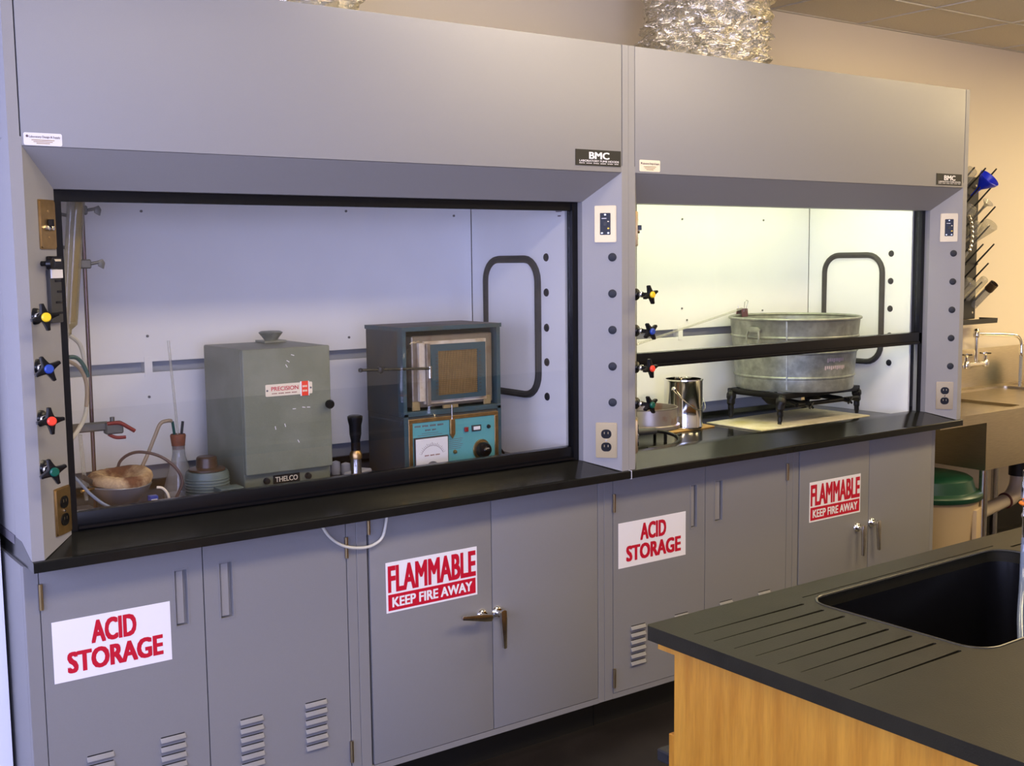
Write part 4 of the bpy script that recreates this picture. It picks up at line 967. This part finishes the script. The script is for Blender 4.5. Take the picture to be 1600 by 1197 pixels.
on_peg('glass_cylinder', 3.127, 1.31, [(.022, .0), (.021, .01), (.021, .14), (.017, .148), (0, .15)], 'lab_glass', 'clear glass cylinder on the lowest pegs of the drying rack', 'beaker', s0=.03)
on_peg('glass_cylinder', 3.227, 1.31, [(.022, .0), (.021, .01), (.021, .12), (.017, .128), (0, .13)], 'frost_glass', 'cloudy glass cylinder on the lowest right peg of the drying rack', 'beaker', s0=-.005, off=(0, 0, -.02))
on_peg('metal_cup', 3.227, 1.31, [(0, .125), (.022, .125), (.024, .128), (.024, .175), (.022, .175), (.022, .131), (0, .130)], 'dial_brown', 'short dark metal cup over the right glass cylinder on the drying rack', 'cup', s0=-.01, off=(0, 0, -.02))
on_peg('glass_beaker', 3.027, 1.31, [(.034, .0), (.034, .12), (.030, .128), (0, .13)], 'lab_glass', 'glass beaker low on the drying rack beside the right hood', 'beaker', s0=.03)
mb = MB(); pth = []
for k in range(9):
    a = R(60-13*k); pth.append(Vector((2.90+.065*math.cos(a), .70, 1.66+.11*math.sin(a))))
mb.tube(pth, .005, 'lab_glass', seg=8, smooth=2)
for p in pth: mb.lathe([(0, -.011), (.008, -.008), (.0115, 0), (.008, .008), (0, .011)], 'chrome', 12, Matrix.Translation(p))
mb.tube([pth[-1], pth[-1]+Vector((-.02, .03, -.06)), pth[-1]+Vector((-.05, .06, -.12))], .006, 'lab_glass', seg=8)
tag(mb.build('bulb_condenser'), 'curved glass tube with a row of shiny bulbs hanging on the drying rack', 'glass tube')

# ------------------------------------------------------------ stainless sink
t = thing('steel_sink', 'stainless steel sink unit standing right of the fume hoods', 'sink', (3.0, .5, 0))
SZ = .845; sx0, sx1, sy0, sy1 = 1.99, 4.35, .20, .835
mb = MB(); plate(mb, [(sx0, sy0), (sx1, sy0), (sx1, sy1), (sx0, sy1)], [(rrect(2.44, 2.72, sy0+.05, sy1-.06, .03, 4), SZ-.22, True), (rrect(2.76, 3.42, sy0+.05, sy1-.06, .05, 4), SZ-.26, True), (rrect(3.50, 4.30, sy0+.04, sy1-.05, .01, 2), SZ-.008, True)], SZ, SZ-.012, 'sink_steel')
mb.build('sink_top', t)
MB().box(sx0, sx1, sy0, sy0+.004, SZ-.045, SZ-.0122, 'sink_steel').build('front_apron', t)
mb = MB(); b0, b1 = 2.38, 3.46; zb = .575
mb.box(b0, b1, sy0+.02, sy0+.024, zb, SZ-.0124, 'sink_steel'); mb.box(b0, b0+.004, sy0+.0242, sy1-.02, zb, SZ-.0124, 'sink_steel'); mb.box(b1-.004, b1, sy0+.0242, sy1-.02, zb, SZ-.0124, 'sink_steel'); mb.box(b0, b1, sy0+.0242, sy1-.02, zb-.004, zb, 'sink_steel'); mb.build('basin_box', t)
mb = MB().prism([(.8352, SZ-.02), (.862, SZ-.02), (.862, 1.046), (.8555, 1.050), (.8352, 1.012)], sx0, sx1, 'sink_steel', 'x'); mb.build('splashback', t)
for x, y in ((2.40, .24), (3.44, .24), (3.415, .80), (2.02, .80), (4.3, .24), (4.3, .80)):
    MB().cyl((x, y, 0), (x, y, .57 if 2.38 < x < 3.46 else SZ-.0125), .020, 'steel', seg=20).build('leg', t)
# taps on the splashback
t = thing('sink_faucet', 'chrome swing spout faucet with cross handles over the steel sink', 'faucet', (3.18, .8, .97))
mb = MB().cyl((3.09, .79, .975), (3.272, .79, .975), .013, 'chrome', seg=16); mb.cyl((3.092, .79, .975), (3.092, .8345, .975), .014, 'chrome'); mb.cyl((3.27, .79, .975), (3.27, .8345, .975), .014, 'chrome')
for x in (3.092, 3.27): mb.lathe([(0, .955), (.018, .960), (.021, .975), (.016, .992), (.010, .998), (.010, 1.018), (0, 1.018)], 'chrome', 20, Matrix.Translation((x, .79, 0)))
mb.build('valve_body', t)
for x in (3.092, 3.27):
    mb = MB().lathe([(0, 1.040), (.010, 1.038), (.012, 1.028), (.007, 1.0182), (0, 1.0182)], 'chrome', 16, Matrix.Translation((x, .79, 0)))
    for k in range(4): a = R(20+90*k); mb.cyl((x, .79, 1.030), (x+.030*math.cos(a), .79+.030*math.sin(a), 1.031), .0055, 'chrome', seg=8)
    mb.build('cross_handle', t)
mb = MB().tube([(3.182, .79, .985), (3.180, .79, 1.05), (3.180, .79, 1.14)], .0095, 'chrome', seg=12); mb.lathe([(0, 1.118), (.015, 1.120), (.017, 1.135), (.013, 1.148), (.016, 1.156), (.012, 1.166), (0, 1.168)], 'chrome', 20, Matrix.Translation((3.180, .79, 0)))
mb.tube([(3.190, .79, 1.138), (3.28, .76, 1.134), (3.38, .72, 1.128), (3.425, .70, 1.118), (3.445, .692, 1.092), (3.447, .690, 1.05)], .0085, 'chrome', seg=12)
mb.lathe([(0, 1.01), (.010, 1.01), (.012, 1.03), (.009, 1.05), (.009, 1.06)], 'chrome', 16, Matrix.Translation((3.447, .69, 0))); mb.build('spout', t)
tag(MB().tube([(3.447, .69, 1.0095), (3.447, .69, .95), (3.445, .69, .85), (3.444, .69, .72)], .0085, 'clear_tube', seg=10).build('clear_hose'), 'clear hose hanging from the chrome spout into the steel sink', 'hose')
t = thing('soap_bottle', 'dark teal bottle with a pale cap at the right edge behind the sink', 'bottle', (3.70, .70, SZ))
L = Matrix.Translation((3.635, .70, 0)); MB().lathe([(0, SZ-.0075), (.045, SZ-.0075), (.048, SZ+.01), (.045, .93), (.034, .985), (.022, 1.010), (0, 1.010)], 'teal_bottle', 28, L).build('bottle_body', t); MB().lathe([(0, 1.0102), (.018, 1.0102), (.018, 1.035), (0, 1.037)], 'label_cream', 18, L).build('cap', t)
# bin
t = thing('waste_bin', 'tan waste bin with a dark green lid under the sink end', 'bin', (2.27, .42, 0))
L = Matrix.Translation((2.262, .43, 0))
mb = MB().lathe([(0, .002), (.175, .002), (.182, .01), (.222, .455), (.218, .455), (.178, .015), (0, .012)], 'bin_tan', 48, L)
mb.build('bin_body', t)
mb = MB(); mb.M = L @ Matrix.Rotation(R(-70), 4, 'Z'); mb.prism([(-.045, .06), (.045, .06), (.052, .40), (-.052, .40)], .205, .226, 'bin_tan', 'x', bev=.004); mb.build('handle_panel', t)
MB().lathe([(.232, .440), (.236, .446), (.236, .462), (.228, .470), (.205, .478), (.190, .530), (.175, .540), (.12, .552), (0, .556), (0, .550), (.12, .546), (.17, .534), (.2, .474), (.228, .464), (.230, .440)], 'bin_green', 56, L, closed=False).build('lid', t, 'dark green lid')
# drain pipe
t = thing('drain_pipe', 'cream plastic drain pipe with an elbow under the steel sink', 'pipe', (3.0, .5, .3))
MB().tube([(2.60, .53, .225), (2.86, .51, .272), (3.03, .50, .302)], .034, 'pvc', seg=20, smooth=2).build('pipe', t)
MB().tube([(3.02, .50, .301), (3.08, .50, .315), (3.125, .50, .36), (3.14, .50, .42)], .040, 'pvc', seg=20, smooth=4).build('elbow', t)
MB().tube([(3.018, .50, .300), (3.026, .50, .3015)], .0415, 'purple', seg=20, smooth=0).build('primer_ring', t, 'purple cement ring')
MB().cyl((3.14, .50, .421), (3.14, .50, .5705), .050, 'black', seg=20).build('coupling', t, 'black coupling')

# ------------------------------------------------------------ island bench
IZ = .8566; ix0, ix1, iy1, iy0 = -.970, 2.10, -1.140, -2.75
SINK = rrect(-.600, .105, -1.628, -1.222, .055, 8)
holes = [(SINK, IZ-.029, False)]
for k in range(8):
    y = -1.238-.0512*k
    holes.append(([(-.936, y-.0008), (-.626, y-.0038), (-.622, y), (-.626, y+.0038), (-.936, y+.0008)], IZ-.006, True))
    holes.append(([(.445, y-.0008), (.445, y+.0008), (.140, y+.0038), (.136, y), (.140, y-.0038)], IZ-.006, True))
holes.append((rrect(-.590, .112, -1.2085, -1.2045, .0018, 2), IZ-.002, True))
mb = MB(); plate(mb, [(ix0, iy0), (ix1, iy0), (ix1, iy1-.004), (ix1-.004, iy1), (ix0+.006, iy1), (ix0, iy1-.006)], holes, IZ, IZ-.029, 'epoxy_matte')
o = mb.build('worktop', angle=30); tag(o, 'black island worktop with a sink cut-out and drainage grooves', 'worktop')
b2 = MB(); b = bmesh.new(); n = len(SINK)
v0 = [b.verts.new((x, y, IZ-.0284)) for x, y in SINK]; v1 = [b.verts.new((-.2475+(x+.2475)*.95, -1.425+(y+1.425)*.93, IZ-.24)) for x, y in SINK]; v2 = [b.verts.new((-.2475+(x+.2475)*.85, -1.425+(y+1.425)*.80, IZ-.255)) for x, y in SINK]
for p_, q_ in ((v0, v1), (v1, v2)):
    for i in range(n): b.faces.new((p_[i], p_[(i+1) % n], q_[(i+1) % n], q_[i]))
b.faces.new(v2); bmesh.ops.recalc_face_normals(b, faces=b.faces); b2._in(b, 'black_gloss'); sub(b2, 'sink_basin', o, 'glossy black sink basin')
sub(MB().tube([(x, y, IZ-.001) for x, y in SINK], .0035, 'epoxy_rim', seg=8, smooth=0, closed=True), 'sink_rim', o)
t = thing('island_cabinet', 'oak island cabinet under the black grooved worktop', 'cabinet', (.5, -1.95, 0))
zt = IZ-.0295
MB().box(ix0+.012, ix0+.029, -2.02, -1.207, .10, zt, 'oak', bev=.001).build('end_panel', t)
MB().box(ix0+.010, ix0+.029, -2.70, -2.022, .10, zt, 'oak', bev=.001).build('end_panel', t)
MB().box(ix0+.030, 2.03, -1.222, -1.207, .10, zt, 'oak').build('back_panel', t)
MB().box(ix0+.030, 2.03, -2.70, -2.685, .10, zt, 'oak').build('front_panel', t)
MB().box(2.031, 2.045, -2.70, -1.207, .10, zt, 'oak').build('end_panel', t)
MB().box(ix0+.014, 2.0, -1.2065, -1.160, zt-.016, zt, 'oak').build('support_strip', t)
MB().box(ix0+.06, 1.98, -2.62, -1.26, .0, .0995, 'kick').build('toe_kick', t)
for k in range(4): 
    d = MB().box(ix0+.016+.72*k, ix0+.016+.72*(k+1)-.006, -1.2065, -1.188, .12, .650, 'oak', bev=.002).build('door', t)
    sub(MB().box(ix0+.020+.72*k, ix0+.10+.72*k, -1.1875, -1.150, .58, .605, 'black', bev=.003), 'door_pull', d, 'black pull')
# tap and hose of the island sink
t = thing('island_faucet', 'chrome gooseneck faucet at the right edge over the island sink', 'faucet', (.30, -1.42, IZ))
MB().lathe([(0, IZ), (.030, IZ), (.032, IZ+.006), (.020, IZ+.016), (.016, IZ+.05), (0, IZ+.05)], 'chrome', 28, Matrix.Translation((.30, -1.42, 0))).build('base', t)
MB().tube([(.30, -1.42, IZ+.05), (.30, -1.42, 1.05), (.295, -1.417, 1.13), (.26, -1.40, 1.19), (.20, -1.365, 1.205), (.14, -1.335, 1.19), (.098, -1.312, 1.13), (.086, -1.305, 1.06)], .009, 'chrome', seg=14).build('gooseneck', t)
MB().lathe([(0, .90), (.008, .90), (.008, .945), (.011, .95), (.011, .955), (.008, .96), (.009, .99), (.013, .995), (.013, 1.03), (.010, 1.04), (.010, 1.06), (0, 1.062)], 'chrome', 20, Matrix.Translation((.086, -1.303, 0))).build('nozzle', t)
MB().tube([(.086+.0135*math.cos(R(a)), -1.303+.0135*math.sin(R(a)), .982) for a in range(0, 360, 20)], .004, 'orange', seg=6, smooth=0, closed=True).build('orange_ring', t, 'orange ring')
MB().lathe([(0, IZ+.051), (.008, IZ+.051), (.008, IZ+.075), (0, IZ+.075)], 'chrome', 12, Matrix.Translation((.30, -1.455, 0))).build('handle', t)
tag(MB().tube([(.086, -1.303, .8995), (.080, -1.305, .86), (.050, -1.322, .80), (-.02, -1.36, .745), (-.10, -1.41, .70), (-.20, -1.47, .655), (-.24, -1.49, .635)], .0085, 'clear_tube', seg=12).build('clear_tubing'), 'clear bluish tubing hanging from the island faucet into the black sink', 'tubing')
